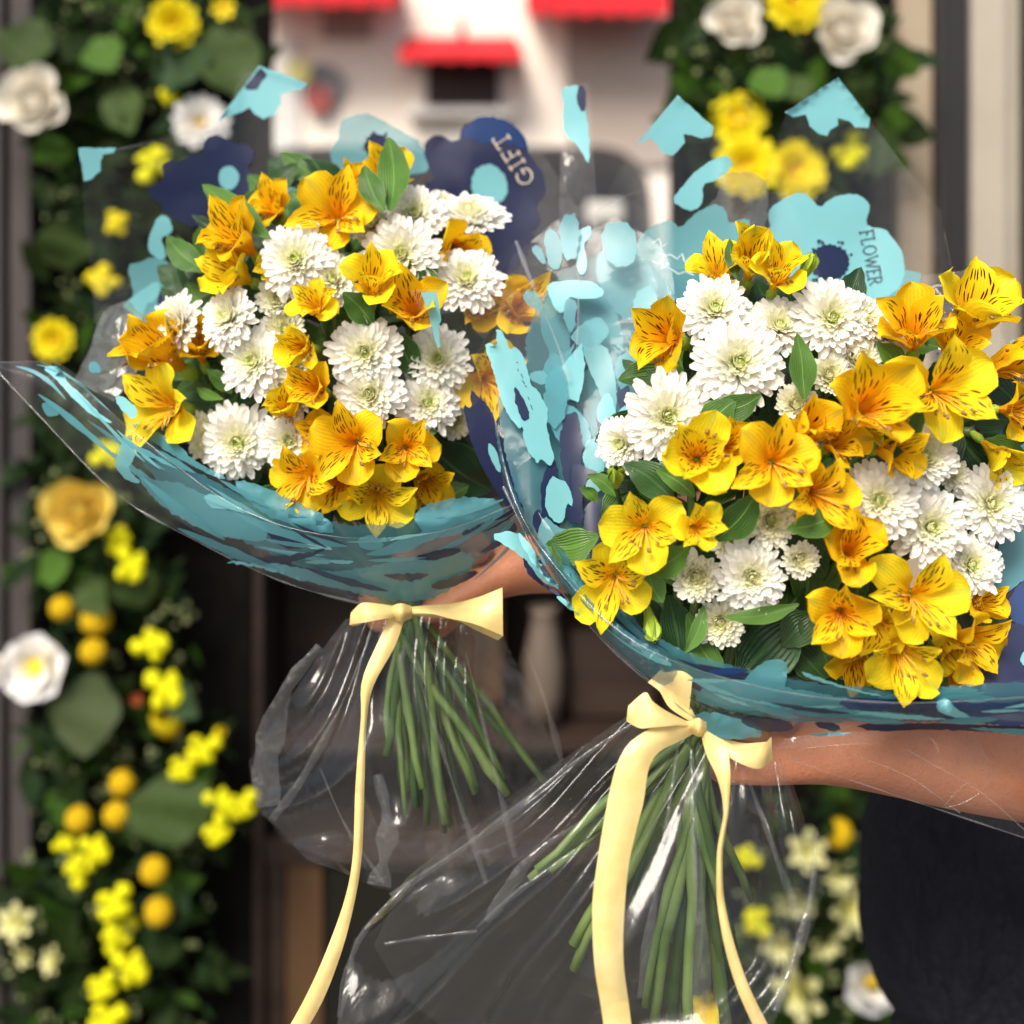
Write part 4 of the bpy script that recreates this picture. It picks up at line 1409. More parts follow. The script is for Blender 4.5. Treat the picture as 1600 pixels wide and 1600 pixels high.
Z1, Z2, Z3, Z4 = (0, 0, .3375), (400, 0, .3375), (800, 0, .3375), (1060, 0, .3375)
pf = 'printed_flower'
print_on(LB1, pf, [(1200, 305), (1350, 355), (1430, 390), (1400, 415), (1350, 420), (1302, 440), (1300, 480), (1270, 530), (1220, 550), (1180, 530), (1155, 498), (1100, 525), (1005, 560), (1130, 400)], M_AQUA, *Z1, smooth=0, rag=.7)
print_on(LB1, 'print_centre', [(1200, 315), (1228, 330), (1235, 350), (1205, 380), (1195, 412), (1165, 418), (1128, 408)], M_NAVY, *Z1, rag=2)
print_on(LB1, pf, [(362, 683), (535, 685), (530, 705), (480, 715), (465, 745), (467, 790), (430, 825), (390, 842)], M_AQUA, *Z1, smooth=0, rag=.8)
print_on(LB1, pf, [(945, 640), (1000, 618), (1070, 660), (1130, 665), (1180, 700), (1178, 745), (1130, 770), (1185, 810), (1190, 900), (1220, 950), (1215, 985), (1150, 990), (1000, 1050), (870, 1050), (760, 990), (740, 940), (690, 910), (685, 870), (740, 840), (765, 820), (745, 770), (790, 740), (850, 750), (890, 715), (940, 725)], M_NAVY, *Z1, rag=1.6)
print_on(LB1, pf, [(885, 720), (1000, 740), (1160, 800), (1180, 900), (1215, 985), (1120, 960), (1000, 985), (900, 950), (840, 890), (870, 840), (855, 770)], M_NAVY, *Z1)
print_on(LB1, 'print_centre', blob(1060, 823, 48, 55, 0, 14, .05, 3), M_AQUA, *Z1)
print_on(LB1, pf, [(735, 990), (780, 1005), (798, 1045), (790, 1085), (745, 1100), (770, 1170), (765, 1200), (730, 1205), (690, 1165), (682, 1130), (700, 1070)], M_AQUA, *Z1)
print_on(LB1, pf, [(585, 1225), (650, 1215), (700, 1185), (790, 1215), (830, 1280), (850, 1340), (780, 1340), (740, 1360), (750, 1420), (745, 1600), (700, 1600), (665, 1500), (620, 1420), (615, 1330)], M_AQUAT, *Z1)
print_on(LB1, pf, [(730, 1290), (742, 1350), (715, 1400), (680, 1400), (660, 1480), (640, 1487), (600, 1440), (558, 1415), (620, 1370)], M_AQUA, *Z1)
print_on(LB1, 'print_centre', blob(772, 1390, 44, 52, 0, 12, .1, 5), M_NAVY, *Z1)
print_on(LB1, pf, [(850, 1290), (900, 1260), (950, 1280), (940, 1370), (985, 1380), (975, 1540), (930, 1560), (900, 1440), (870, 1380)], M_NAVY, *Z1)
text_on(LB1, 'TO', 243, 513, 4, 13, M_NAVYT, 1.6)
print_on(LB1, pf, [(1300, 795), (1440, 810), (1500, 850), (1480, 890), (1390, 880), (1350, 945), (1330, 940), (1340, 880), (1295, 850)], M_AQUA, *Z1)
print_on(LB1, 'print_centre', [(1390, 835), (1440, 832), (1455, 850), (1420, 862), (1392, 860)], M_NAVYT, *Z1)
print_on(LB2, pf, [(385, 600), (400, 555), (460, 530), (525, 525), (600, 565), (700, 620), (770, 662), (800, 770), (790, 800), (650, 815), (510, 815), (420, 820), (370, 800), (340, 720), (350, 680), (385, 640)], M_AQUAT, *Z2)
print_on(LB2, 'print_centre', blob(556, 676, 56, 58, 0, 14, .06, 7), M_NAVY, *Z2)
dots_on(LB2, 400 + 556 * .3375, 676 * .3375, 19, M_NAVY, 3)
print_on(LB2, pf, [(325, 830), (370, 800), (420, 770), (460, 790), (475, 860), (440, 930), (380, 900)], M_AQUA, *Z2)
print_on(LB2, pf, [(775, 670), (820, 625), (870, 630), (900, 655), (945, 650), (950, 580), (1000, 565), (1040, 535), (1130, 545), (1200, 580), (1250, 640), (1265, 720), (1330, 790), (1340, 900), (1290, 950), (1330, 1040), (1210, 1110), (1080, 1230), (990, 1200), (850, 1060), (765, 900), (780, 850), (830, 830), (790, 760)], M_NAVY, *Z2)
print_on(LB2, pf, [(950, 600), (1000, 568), (1040, 538), (1130, 545), (1200, 580), (1250, 640), (1258, 700), (1180, 660), (1060, 670), (1000, 640), (952, 640)], M_BLUE, *Z2)
print_on(LB2, pf, [(1000, 1130), (1210, 1110), (1300, 1060), (1240, 1200), (1100, 1330), (1000, 1300)], M_NAVYT, *Z2)
print_on(LB2, 'print_centre', blob(1080, 858, 82, 98, -20, 14, .05, 8), M_AQUA, *Z2)
text_on(LB2, 'GIFT', 803, 249, 238, 24, M_PALEINK, 3.0, .2, 1.12)

print_on(TG, pf, [(225, 405), (320, 390), (345, 515), (355, 600), (362, 760), (340, 740), (300, 665), (250, 640), (232, 550), (240, 480)], M_AQUA, *Z3)
print_on(TG, 'print_centre', blob(322, 455, 22, 62, -4, 8, .06, 4), M_NAVY, *Z3)
print_on(RB1, pf, [(768, 440), (935, 590), (925, 630), (880, 643), (830, 625), (795, 620), (800, 660), (775, 690), (745, 720), (700, 710), (665, 660), (640, 640), (580, 672), (600, 640)], M_AQUA, *Z3, rag=.6, smooth=0)
print_on(RB2, pf, [(740, 358), (888, 550), (880, 592), (820, 590), (790, 560), (738, 545), (740, 580), (705, 600), (690, 630), (650, 620), (605, 580), (590, 530), (530, 542), (493, 520)], M_AQUA, *Z4, rag=.6, smooth=0)
print_on(RB1, pf, [(985, 710), (1022, 750), (1000, 795), (940, 840), (880, 855), (885, 930), (850, 980), (790, 965), (738, 930), (780, 870), (860, 780)], M_AQUA, *Z3)
print_on(RB1, pf, [(965, 800), (1130, 795), (1190, 860), (1180, 1060), (1100, 1085), (1000, 1040), (900, 960), (960, 900)], M_SMOKE, *Z3, rag=2)
print_on(RB1, pf, [(565, 1150), (600, 1080), (680, 1030), (730, 1015), (780, 1060), (830, 1000), (900, 955), (960, 945), (1000, 990), (1000, 1040), (1095, 1000), (1110, 1090), (1060, 1180), (1000, 1200), (960, 1260), (740, 1270), (600, 1220)], M_AQUAT, *Z3)
print_on(RB1, pf, [(560, 1240), (640, 1230), (700, 1280), (780, 1400), (640, 1440), (560, 1468), (510, 1450), (490, 1390), (520, 1290)], M_AQUA, *Z3)
print_on(RB1, pf, [(640, 1240), (960, 1250), (960, 1330), (840, 1480), (760, 1400), (700, 1290)], M_TEAL, *Z3)
strokes_on(RB1, 'handwriting', [[(1020, 380), (1030, 372), (1034, 386), (1042, 380)], [(1030, 395), (1038, 400), (1048, 398), (1058, 405), (1066, 396), (1070, 410), (1080, 400), (1078, 415)], [(1020, 408), (1028, 412), (1036, 402), (1034, 420), (1044, 412)], [(1048, 420), (1060, 428), (1072, 424), (1084, 430)]], M_WHITEINK, 1.5)
R1 = (840, 360, .2375)
print_on(RB1, pf, [(525, 660), (600, 645), (690, 655), (725, 690), (730, 640), (800, 720), (860, 850), (740, 960), (690, 1080), (560, 1090), (520, 980), (500, 800), (540, 780), (515, 720)], M_AQUA, *R1)
print_on(RB1, 'print_centre', blob(770, 960, 62, 55, 0, 14, .14, 9), M_NAVY, *R1)
print_on(RB2, pf, [(560, 1340), (760, 1245), (1125, 1245), (1120, 1330), (1080, 1380), (1010, 1370), (960, 1385), (880, 1425), (700, 1400)], M_AQUAT, *Z4)
print_on(RB2, pf, [(410, 985), (450, 940), (510, 910), (545, 890), (600, 900), (655, 965), (690, 930), (730, 905), (820, 895), (870, 920), (888, 970), (870, 1010), (875, 1050), (960, 1060), (1000, 1110), (1040, 1170), (1050, 1250), (1030, 1330), (960, 1385), (880, 1405), (800, 1375), (700, 1330), (540, 1320), (290, 1200), (350, 1110), (430, 1065)], M_AQUA, *Z4)
print_on(RB2, 'print_centre', blob(700, 1215, 94, 84, 0, 22, .08, 11), M_NAVY, *Z4)
dots_on(RB2, 1060 + 700 * .3375, 1215 * .3375, 31, M_NAVY, 12, 22, 3.4)
text_on(RB2, 'FLOWER', 1361, 402, 80, 21, M_NAVY, 2.4, .10, .74)
strokes_on(RB2, 'handwriting', [[(1456, 449), (1463, 446), (1472, 446)], [(1462, 450), (1466, 458), (1468, 456)], [(1460, 465), (1474, 462), (1466, 472), (1460, 472), (1472, 470)], [(1469, 458), (1470, 480)]], M_WHITEINK, 1.5)
R2 = (1220, 360, .2375)
print_on(RB3, pf, [(1265, 260), (1300, 310), (1400, 480), (1445, 610), (1385, 645), (1310, 640), (1290, 560), (1230, 460), (1195, 370), (1255, 325)], M_AQUA, *R2, smooth=0)
print_on(RB3, pf, [(1500, 740), (1530, 715), (1700, 715), (1900, 800), (1900, 1000), (1650, 1060), (1600, 1040), (1560, 960), (1480, 990), (1530, 850)], M_AQUA, *R2)
print_on(RB3, pf, [(1390, 850), (1420, 835), (1460, 880), (1480, 990), (1560, 990), (1600, 1060), (1660, 1060), (1660, 1160), (1360, 1100), (1350, 980)], M_BLUE, *R2)
R4 = (1220, 700, .2375)
print_on(RB3, pf, [(1452, 640), (1520, 590), (1620, 560), (1710, 620), (1710, 780), (1560, 790), (1470, 770)], M_NAVY, rag=2)
print_on(RB3, pf, [(1530, 640), (1600, 620), (1640, 680), (1580, 730), (1535, 700)], M_AQUA, rag=2)
print_on(RB3, pf, [(1510, 180), (1700, 120), (1900, 160), (1900, 500), (1590, 480), (1570, 380), (1550, 250)], M_AQUA, *R4)
print_on(RB3, pf, [(1420, 700), (1480, 480), (1560, 420), (1900, 480), (1900, 800), (1600, 860), (1500, 950), (1410, 1000), (1370, 900)], M_TEAL, *R4)
print_on(RB3, pf, [(1470, 1060), (1540, 930), (1620, 850), (1900, 780), (1900, 1200), (1560, 1180)], M_BLUE, *R4)
print_on(RB3, pf, [(1380, 1250), (1450, 1180), (1560, 1140), (1640, 1200), (1900, 1200), (1900, 1720), (1200, 1720), (1240, 1600), (1330, 1480)], M_NAVY, *R4)
print_on(RB3, pf, [(1600, 1330), (1900, 1250), (1900, 1430), (1600, 1440), (1570, 1390)], M_AQUA, *R4)

# ---- film wall between the two bouquets (left side of the right wrap)
RW = Sheet('film_sheet', [(800, 400, .992), (772, 540, .952), (810, 690, .925), (835, 840, .900), (900, 950, .880), (1000, 1060, .85)], [(925, 300, .988), (1010, 330, .978), (1030, 480, .96), (990, 640, .93), (960, 800, .905), (1000, 960, .88)], 34, 14, M_WALLF, wr, .01, .006, 7)
ZW = (700, 440, .2)
print_on(RW, 'printed_veil', [(772, 600), (800, 660), (850, 700), (900, 800), (960, 900), (1010, 1000), (960, 990), (890, 930), (835, 840), (795, 740)], M_VEIL, rag=2)
print_on(RW, pf, [(50, 350), (200, 325), (380, 335), (440, 400), (420, 440), (280, 460), (200, 430), (185, 530), (130, 548), (80, 440)], M_AQUA, *R1)
print_on(RW, pf, [(260, 0), (355, -40), (352, 40), (300, 95), (325, 200), (315, 285), (270, 290), (250, 200)], M_AQUA, *R1)
print_on(RW, pf, [(150, 50), (195, -40), (250, 10), (245, 120), (210, 200), (180, 190), (165, 110)], M_AQUA, *R1)
print_on(RW, 'print_centre', blob(212, 10, 18, 46, 8, 8, .1, 4), M_NAVYT, *R1)
print_on(RW, pf, [(35, 20), (100, -20), (160, 80), (160, 240), (110, 270), (60, 200)], M_TEAL, *R1)
print_on(RW, pf, [(0, 90), (40, 150), (60, 215), (20, 220), (-50, 120)], M_TEAL, *R1)
print_on(RW, pf, [(190, 430), (262, 470), (265, 600), (215, 690), (180, 600), (165, 560)], M_TEAL, *R1)
print_on(RW, 'print_centre', blob(262, 560, 16, 52, 0, 8, .08, 5), M_NAVY, *R1)
print_on(RW, pf, [(215, 690), (290, 610), (400, 560), (480, 640), (440, 720), (340, 800), (230, 730)], M_AQUAT, *R1)
print_on(RW, pf, [(20, 950), (60, 860), (100, 790), (140, 840), (200, 790), (260, 730), (180, 880), (60, 1000)], M_TEAL, *R1)
print_on(RW, pf, [(50, 1020), (290, 740), (310, 880), (300, 1000), (270, 1130), (215, 1110), (160, 1150), (100, 1100)], M_AQUA, *R1, smooth=0)
print_on(RW, pf, [(290, 760), (360, 780), (440, 740), (500, 880), (530, 1100), (490, 1280), (440, 1180), (400, 1040), (330, 900)], M_AQUAT, *R1)
print_on(RW, pf, [(385, 1180), (430, 1090), (480, 1060), (530, 1250), (520, 1340), (450, 1330), (400, 1260)], M_AQUA, *R1)
print_on(RW, pf, [(290, 1470), (410, 1340), (480, 1380), (500, 1500), (400, 1600), (310, 1550)], M_AQUA, *R1)
print_on(RW, pf, [(70, 1180), (200, 1130), (330, 1240), (360, 1400), (280, 1440), (160, 1420), (100, 1330)], M_TEAL, *R1)
print_on(RW, 'print_centre', blob(980, 1200, 55, 110, -6, 10, .08, 6), M_NAVYT, *ZW)
print_on(RW, pf, [(630, 770), (770, 820), (780, 700), (640, 700)], M_AQUAT, *ZW)
RW0 = Sheet('film_sheet', [(830, 420, .985), (800, 560, .965), (830, 700, .94), (870, 850, .915), (930, 950, .895)], [(960, 340, 1.01), (1040, 400, .99), (1050, 520, .97), (1010, 680, .945), (990, 840, .915)], 26, 12, M_WALLF, wr, .01, .006, 21)
print_on(RW0, 'printed_veil', [(850, 440), (960, 380), (1040, 420), (1046, 520), (1005, 690), (985, 830), (940, 930), (880, 850), (840, 700), (812, 560)], M_VEIL, rag=2.5)
for q in ([(840, 470), (900, 440), (960, 470), (980, 560), (930, 640), (880, 600), (850, 540)], [(900, 600), (960, 560), (1010, 600), (1000, 700), (940, 760), (905, 700)], [(840, 640), (890, 620), (920, 700), (930, 800), (890, 830), (850, 760)],
          [(920, 400), (980, 380), (1030, 430), (1020, 500), (960, 500)], [(880, 800), (930, 790), (960, 860), (940, 930), (900, 900)], [(940, 720), (985, 690), (1000, 780), (960, 830)]):
    print_on(RW0, pf, q, M_TEAL, rag=2)
for q in ([(885, 520), (920, 500), (935, 560), (905, 590)], [(930, 640), (960, 625), (965, 690), (940, 700)], [(895, 740), (925, 730), (930, 790), (900, 800)]):
    print_on(RW0, 'print_centre', q, M_NAVYT, rag=2)
for q, m in (([(875, 650), (905, 640), (912, 720), (896, 790), (876, 740)], M_NAVYT), ([(842, 760), (866, 700), (880, 790), (872, 850), (850, 830)], M_NAVY), ([(905, 800), (940, 770), (950, 850), (930, 900)], M_NAVY), ([(962, 600), (985, 590), (982, 640), (968, 660)], M_NAVYT),
             ([(950, 660), (1000, 610), (1010, 660), (970, 740), (945, 720)], M_AQUA), ([(985, 460), (1025, 440), (1030, 500), (1000, 540)], M_AQUAT), ([(870, 340), (905, 330), (905, 400), (880, 410)], M_TEAL), ([(960, 560), (1000, 540), (990, 600), (965, 610)], M_TEAL), ([(935, 350), (990, 345), (1000, 410), (950, 420)], M_AQUAT),
             ([(845, 600), (880, 560), (890, 640), (860, 680)], M_TEAL), ([(870, 870), (900, 850), (930, 910), (905, 925)], M_TEAL), ([(910, 690), (940, 680), (945, 760), (915, 780)], M_AQUAT)):
    print_on(RW, 'printed_flower', q, m, rag=2)
# large squeezed print in front of the film edge and the narrow ones under it
print_on(RW, pf, [(290, 470), (390, 515), (370, 390), (400, 370), (445, 430), (490, 540), (525, 500), (575, 560), (620, 680), (640, 800), (700, 850), (765, 960), (780, 1080), (760, 1110), (790, 1220), (840, 1390), (800, 1440), (760, 1420), (725, 1380), (700, 1430), (640, 1350), (595, 1250), (590, 1130), (560, 1150), (480, 1060), (400, 900), (365, 720), (310, 580)], M_AQUA, *ZW, rag=1.3)
print_on(RW, 'print_centre', [(515, 815), (560, 850), (590, 930), (635, 1000), (630, 1090), (590, 1095), (550, 1020), (520, 930)], M_NAVYT, *ZW, rag=1.6)
strokes_on(RW, 'fine_print', [[(806, 566), (810, 566)], [(809, 576), (810, 580)], [(814, 584), (817, 590)], [(816, 594), (820, 600)], [(820, 603), (823, 604)], [(825, 620), (827, 625)], [(829, 632), (832, 640)]], M_NAVYT, 1.2)
Z3b = (760, 700, .2125)
print_on(RW, pf, [(430, 340), (480, 200), (530, 230), (600, 250), (640, 390), (640, 440), (590, 400), (570, 540), (520, 560), (440, 480)], M_AQUA, *Z3b)
print_on(RW, pf, [(630, 130), (680, 120), (760, 150), (820, 180), (740, 230), (700, 330), (720, 560), (600, 540), (570, 430), (640, 440), (620, 260)], M_NAVY, *Z3b)
print_on(RW, pf, [(330, 520), (370, 450), (410, 470), (395, 600), (370, 640)], M_NAVY, *Z3b)
print_on(RW, pf, [(370, 660), (420, 480), (520, 580), (640, 620), (500, 680), (480, 800), (430, 880), (390, 800)], M_AQUAT, *Z3b)
print_on(RW, pf, [(0, 640), (230, 600), (330, 760), (480, 980), (550, 1040), (450, 1010), (330, 900), (260, 790)], M_AQUA, *Z3b)
print_on(RW, pf, [(260, 780), (330, 880), (420, 1000), (560, 1090), (470, 1060), (350, 970), (290, 900)], M_NAVY, *Z3b)

# ---- film flap of the left wrap standing in front of its right-hand flowers
LF = Sheet('film_sheet', [(640, 454, .935), (690, 560, .94), (718, 640, .94), (752, 730, .94), (805, 812, .945)], [(832, 454, .95), (905, 470, .955), (900, 600, .955), (880, 740, .95), (860, 850, .95)], 22, 14, M_FILM2, wl, -.006, .004, 8)
print_on(LF, pf, [(740, 925), (860, 925), (875, 1000), (890, 1130), (870, 1200), (885, 1330), (860, 1330), (820, 1180), (790, 1050)], M_AQUA, 500, 260, .2125, rag=.5, smooth=0)
Z8 = (480, 560, .2125)
print_on(LF, pf, [(1145, 325), (1210, 385), (1195, 225), (1240, 265), (1340, 350), (1420, 560), (1500, 790), (1560, 950), (1590, 1200), (1440, 1060), (1300, 830), (1220, 640), (1170, 480)], M_NAVY, *Z8)
print_on(LF, 'print_centre', blob(1378, 730, 28, 112, -20, 12, .04, 5), M_AQUA, *Z8)
print_on(LF, pf, [(1480, 800), (1560, 900), (1600, 1160), (1560, 1150), (1540, 1000)], M_BLUE, *Z8)
print_on(LF, pf, [(570, 120), (640, 40), (740, 150), (740, 250), (640, 200)], M_AQUAT, *ZW)

# crumpled olive corner of the film at the left of the left bouquet
OC = Sheet('film_sheet', [(112, 592, 1.03), (140, 545, 1.03), (160, 486, 1.04), (190, 470, 1.05)], [(176, 622, 1.0), (205, 590, 1.0), (232, 540, 1.01), (238, 500, 1.02)], 12, 10, M_OLIVE, wl, -.01, .014, 31, 26, True, .004)
print_on(OC, 'printed_flower', [(138, 568), (150, 564), (158, 574), (156, 584), (140, 582)], M_TEAL)

# ---- front collars
LC = Sheet('film_collar', [(0, 566, 1.0), (90, 575, .985), (215, 680, .945), (370, 792, .91), (520, 838, .898), (680, 832, .900), (800, 790, .925), (860, 720, .95)],
           [(-4, 580, 1.0), (60, 648, .985), (180, 770, .965), (300, 842, .955), (450, 912, .955), (600, 952, .972), (700, 944, .975), (830, 840, .955)], 44, 12, M_FILM2, wl, -.008, .003, 9)
LC0 = Sheet('film_collar', [(80, 560, 1.0), (205, 640, .975), (340, 740, .95), (500, 812, .935), (680, 806, .935), (790, 770, .945)],
            [(150, 700, .99), (260, 800, .975), (400, 880, .965), (590, 945, .978), (690, 940, .98), (810, 830, .965)], 36, 10, M_FILM2, wl, -.004, .003, 10)
print_on(LC0, 'printed_veil', [(170, 650), (330, 755), (500, 822), (680, 816), (790, 780), (800, 830), (690, 925), (600, 930), (420, 868), (270, 785)], M_VEIL, rag=2)
Z7, ZN, ZL = (180, 560, .2125), (340, 840, .3375), (0, 500, .1875)
print_on(LC0, pf, [(100, 480), (200, 480), (480, 640), (560, 740), (830, 880), (780, 890), (640, 830), (400, 700), (200, 560)], M_TEAL, *Z7)
print_on(LC0, pf, [(150, 780), (280, 900), (450, 900), (640, 1000), (900, 1100), (1080, 1200), (1130, 1280), (1100, 1350), (900, 1330), (700, 1290), (500, 1190), (300, 1050), (180, 900)], M_TEAL, *Z7, rag=2)
print_on(LC0, pf, [(850, 900), (1000, 900), (1200, 1000), (1600, 1180), (1600, 1320), (1200, 1200), (1000, 1080)], M_TEAL, *Z7, rag=2)
print_on(LC0, pf, [(1080, 1200), (1200, 1230), (1350, 1310), (1390, 1400), (1250, 1395), (1130, 1320)], M_NAVY, *Z7)
print_on(LC0, pf, [(640, 980), (860, 1040), (980, 1150), (850, 1110), (780, 1110), (690, 1100)], M_AQUA, *Z7)
print_on(LC0, pf, [(0, 1320), (120, 1370), (210, 1410), (100, 1412), (0, 1400)], M_AQUA, *Z8)
print_on(LC0, pf, [(360, 1320), (500, 1290), (580, 1400), (400, 1410)], M_TEAL, *Z8)
print_on(LC0, pf, [(1210, 1205), (1295, 1220), (1270, 1280), (1100, 1310)], M_NAVY, *Z8)
print_on(LC0, pf, [(760, 1160), (900, 1050), (1340, 1000), (1480, 1140), (1300, 1200), (1100, 1300), (900, 1330)], M_TEAL, *Z8, rag=2)
print_on(LC0, pf, [(0, 110), (200, 100), (500, 170), (820, 110), (1150, 50), (1200, 120), (1060, 270), (850, 300), (650, 260), (400, 200), (150, 130)], M_TEAL, *ZN, rag=2)
print_on(LC, pf, [(355, 400), (445, 370), (540, 450), (560, 520), (700, 640), (800, 760), (940, 850), (900, 860), (760, 790), (600, 650), (540, 570), (440, 470)], M_AQUA, *ZL)
print_on(LC, pf, [(950, 650), (1000, 630), (1080, 670), (1160, 760), (1120, 830), (1040, 790)], M_AQUA, *ZL)
print_on(LC, pf, [(1040, 980), (1130, 1030), (1120, 1170), (1060, 1240), (1200, 1370), (1060, 1340), (960, 1240), (970, 1130)], M_AQUAT, *ZL)
print_on(LC, pf, [(340, 700), (380, 680), (470, 720), (500, 790), (410, 810), (370, 780)], M_TEAL, *ZL)
print_on(LC, pf, [(1130, 1050), (1250, 1080), (1330, 1170), (1220, 1150), (1140, 1120)], M_NAVYT, *ZL)
print_on(LC, pf, [(0, 85), (120, 100), (240, 90), (420, 70), (520, 45), (420, 95), (300, 120), (160, 125)], M_NAVYT, *ZN, rag=2)
print_on(LC, pf, [(520, 105), (600, 102), (640, 112), (590, 124), (530, 120)], M_AQUA, *ZN)
print_on(LC, pf, [(900, 95), (1000, 60), (1120, 45), (1130, 70), (1010, 105), (960, 105)], M_NAVY, *ZN)
print_on(LC, pf, [(980, 215), (1100, 180), (1190, 150), (1210, 170), (1080, 235), (1000, 240)], M_NAVY, *ZN)
print_on(LC, pf, [(560, 240), (640, 262), (690, 275), (600, 268)], M_NAVYT, *ZN)

streaks(LC0, M_TEAL, 1, 9, .05, .95, .08, .22, 8, 22)
streaks(LC0, M_NAVYT, 2, 4, .1, .9, .06, .16, 8, 16)
streaks(LC0, M_AQUAT, 12, 5, .05, .9, .06, .18, 4, 12)
streaks(LC, M_AQUAT, 3, 9, .0, .35, .05, .16, 3, 8)
streaks(LC, M_TEAL, 4, 7, .05, .95, .06, .2, 6, 16)
streaks(LC, M_NAVYT, 5, 4, .1, .9)
RC = Sheet('film_collar', [(770, 640, .915), (800, 770, .890), (850, 862, .865), (950, 972, .835), (1050, 1032, .815), (1200, 1076, .805), (1350, 1096, .80), (1500, 1096, .802), (1720, 1080, .815)],
           [(786, 760, .91), (846, 880, .885), (930, 988, .865), (1030, 1080, .86), (1110, 1135, .858), (1190, 1160, .855), (1380, 1141, .845), (1500, 1143, .843), (1720, 1152, .843)], 48, 12, M_FILM2, wr, -.006, .003, 11)
RC0 = Sheet('film_collar', [(840, 800, .895), (930, 920, .865), (1040, 1005, .845), (1200, 1050, .835), (1350, 1072, .83), (1500, 1070, .83), (1720, 1050, .83)],
            [(880, 900, .885), (980, 1010, .865), (1090, 1100, .86), (1200, 1135, .856), (1380, 1130, .85), (1500, 1130, .848), (1720, 1135, .848)], 40, 10, M_FILM2, wr, -.004, .003, 12)
print_on(RC0, 'printed_veil', [(860, 840), (940, 935), (1045, 1012), (1200, 1056), (1350, 1078), (1720, 1060), (1720, 1130), (1380, 1128), (1200, 1130), (1100, 1098), (990, 1010), (890, 900)], M_VEIL, rag=2)
Z7b = (1060, 1060, .3375)
streaks(RC0, M_TEAL, 6, 9, .05, .95, .08, .22, 8, 22)
streaks(RC0, M_NAVYT, 7, 7, .1, .95, .06, .18, 8, 18)
streaks(RC0, M_BLUE, 8, 6)
print_on(RC0, pf, [(520, 820), (640, 900), (760, 1080), (800, 1200), (700, 1130), (600, 1000)], M_TEAL, *Z3b, rag=2)
print_on(RC0, pf, [(900, 1220), (930, 1230), (1000, 1310), (920, 1290)], M_BLUE, *Z3b)
print_on(RC0, pf, [(1340, 1540), (1480, 1400), (1640, 1380), (1640, 1560), (1560, 1640), (1400, 1640)], M_TEAL, 840, 700, .2375)
print_on(RC0, pf, [(60, 120), (120, 20), (330, 0), (600, 60), (840, 100), (840, 160), (560, 160), (300, 150)], M_TEAL, *Z7b, rag=2)
print_on(RC0, pf, [(60, 150), (300, 170), (420, 260), (300, 280), (180, 280), (90, 240)], M_TEAL, *Z7b, rag=2)
print_on(RC0, pf, [(720, 100), (900, 90), (1200, 110), (1600, 110), (1900, 90), (1900, 230), (1400, 215), (1000, 150), (800, 150)], M_BLUE, *Z7b, rag=2)
print_on(RC, 'printed_veil', [(768, 640), (800, 768), (852, 860), (952, 970), (1052, 1030), (1060, 1060), (1030, 1076), (932, 984), (850, 880), (790, 764)], M_VEIL, rag=1)
print_on(RC, pf, [(230, 600), (330, 720), (480, 940), (560, 1040), (470, 1000), (340, 850), (250, 700)], M_AQUA, *Z3b, rag=1)
print_on(RC, pf, [(510, 1080), (560, 1100), (720, 1200), (900, 1290), (800, 1270), (620, 1190), (540, 1130)], M_AQUA, *Z3b)
print_on(RC, pf, [(1120, 1480), (1200, 1500), (1360, 1580), (1350, 1610), (1200, 1560)], M_AQUA, *Z3b)
print_on(RC, pf, [(360, 810), (400, 830), (470, 960), (430, 940)], M_NAVY, *Z3b)
print_on(RC, pf, [(440, 1030), (500, 1040), (560, 1085), (500, 1080)], M_NAVY, *Z3b)
print_on(RC, pf, [(60, 0), (180, 40), (300, 95), (420, 110), (500, 140), (380, 120), (250, 85), (100, 40)], M_AQUA, *Z7b)
print_on(RC, pf, [(300, 165), (420, 180), (520, 200), (540, 240), (400, 250), (290, 215)], M_NAVYT, *Z7b)
print_on(RC, pf, [(600, 150), (760, 145), (1050, 165), (1300, 195), (1040, 190), (800, 175)], M_AQUA, *Z7b)
print_on(RC, pf, [(620, 200), (740, 205), (755, 250), (660, 235)], M_NAVY, *Z7b)
print_on(RC, pf, [(800, 210), (1100, 205), (1420, 215), (1900, 235), (1900, 285), (1500, 250), (1150, 235), (900, 250)], M_NAVY, *Z7b)
print_on(RC, pf, [(740, 30), (860, 60), (960, 85), (900, 80), (780, 50), (600, 0), (560, -40)], M_AQUA, *Z7b)
print_on(RC, pf, [(1200, 100), (1240, 90), (1290, 140), (1370, 190), (1260, 180), (1190, 140)], M_AQUA, *Z7b)
print_on(RC, pf, [(1320, 225), (1500, 232), (1900, 240), (1900, 285), (1600, 262), (1420, 245)], M_AQUA, *Z7b)
print_on(RC, pf, [(580, 262), (680, 248), (840, 252), (700, 270)], M_AQUA, *Z7b)

streaks(RC, M_AQUA, 9, 12, .0, .4, .05, .16, 3, 8)
streaks(RC, M_TEAL, 10, 9, .05, .95, .06, .2, 6, 16)
streaks(RC, M_NAVYT, 11, 6, .2, .95)
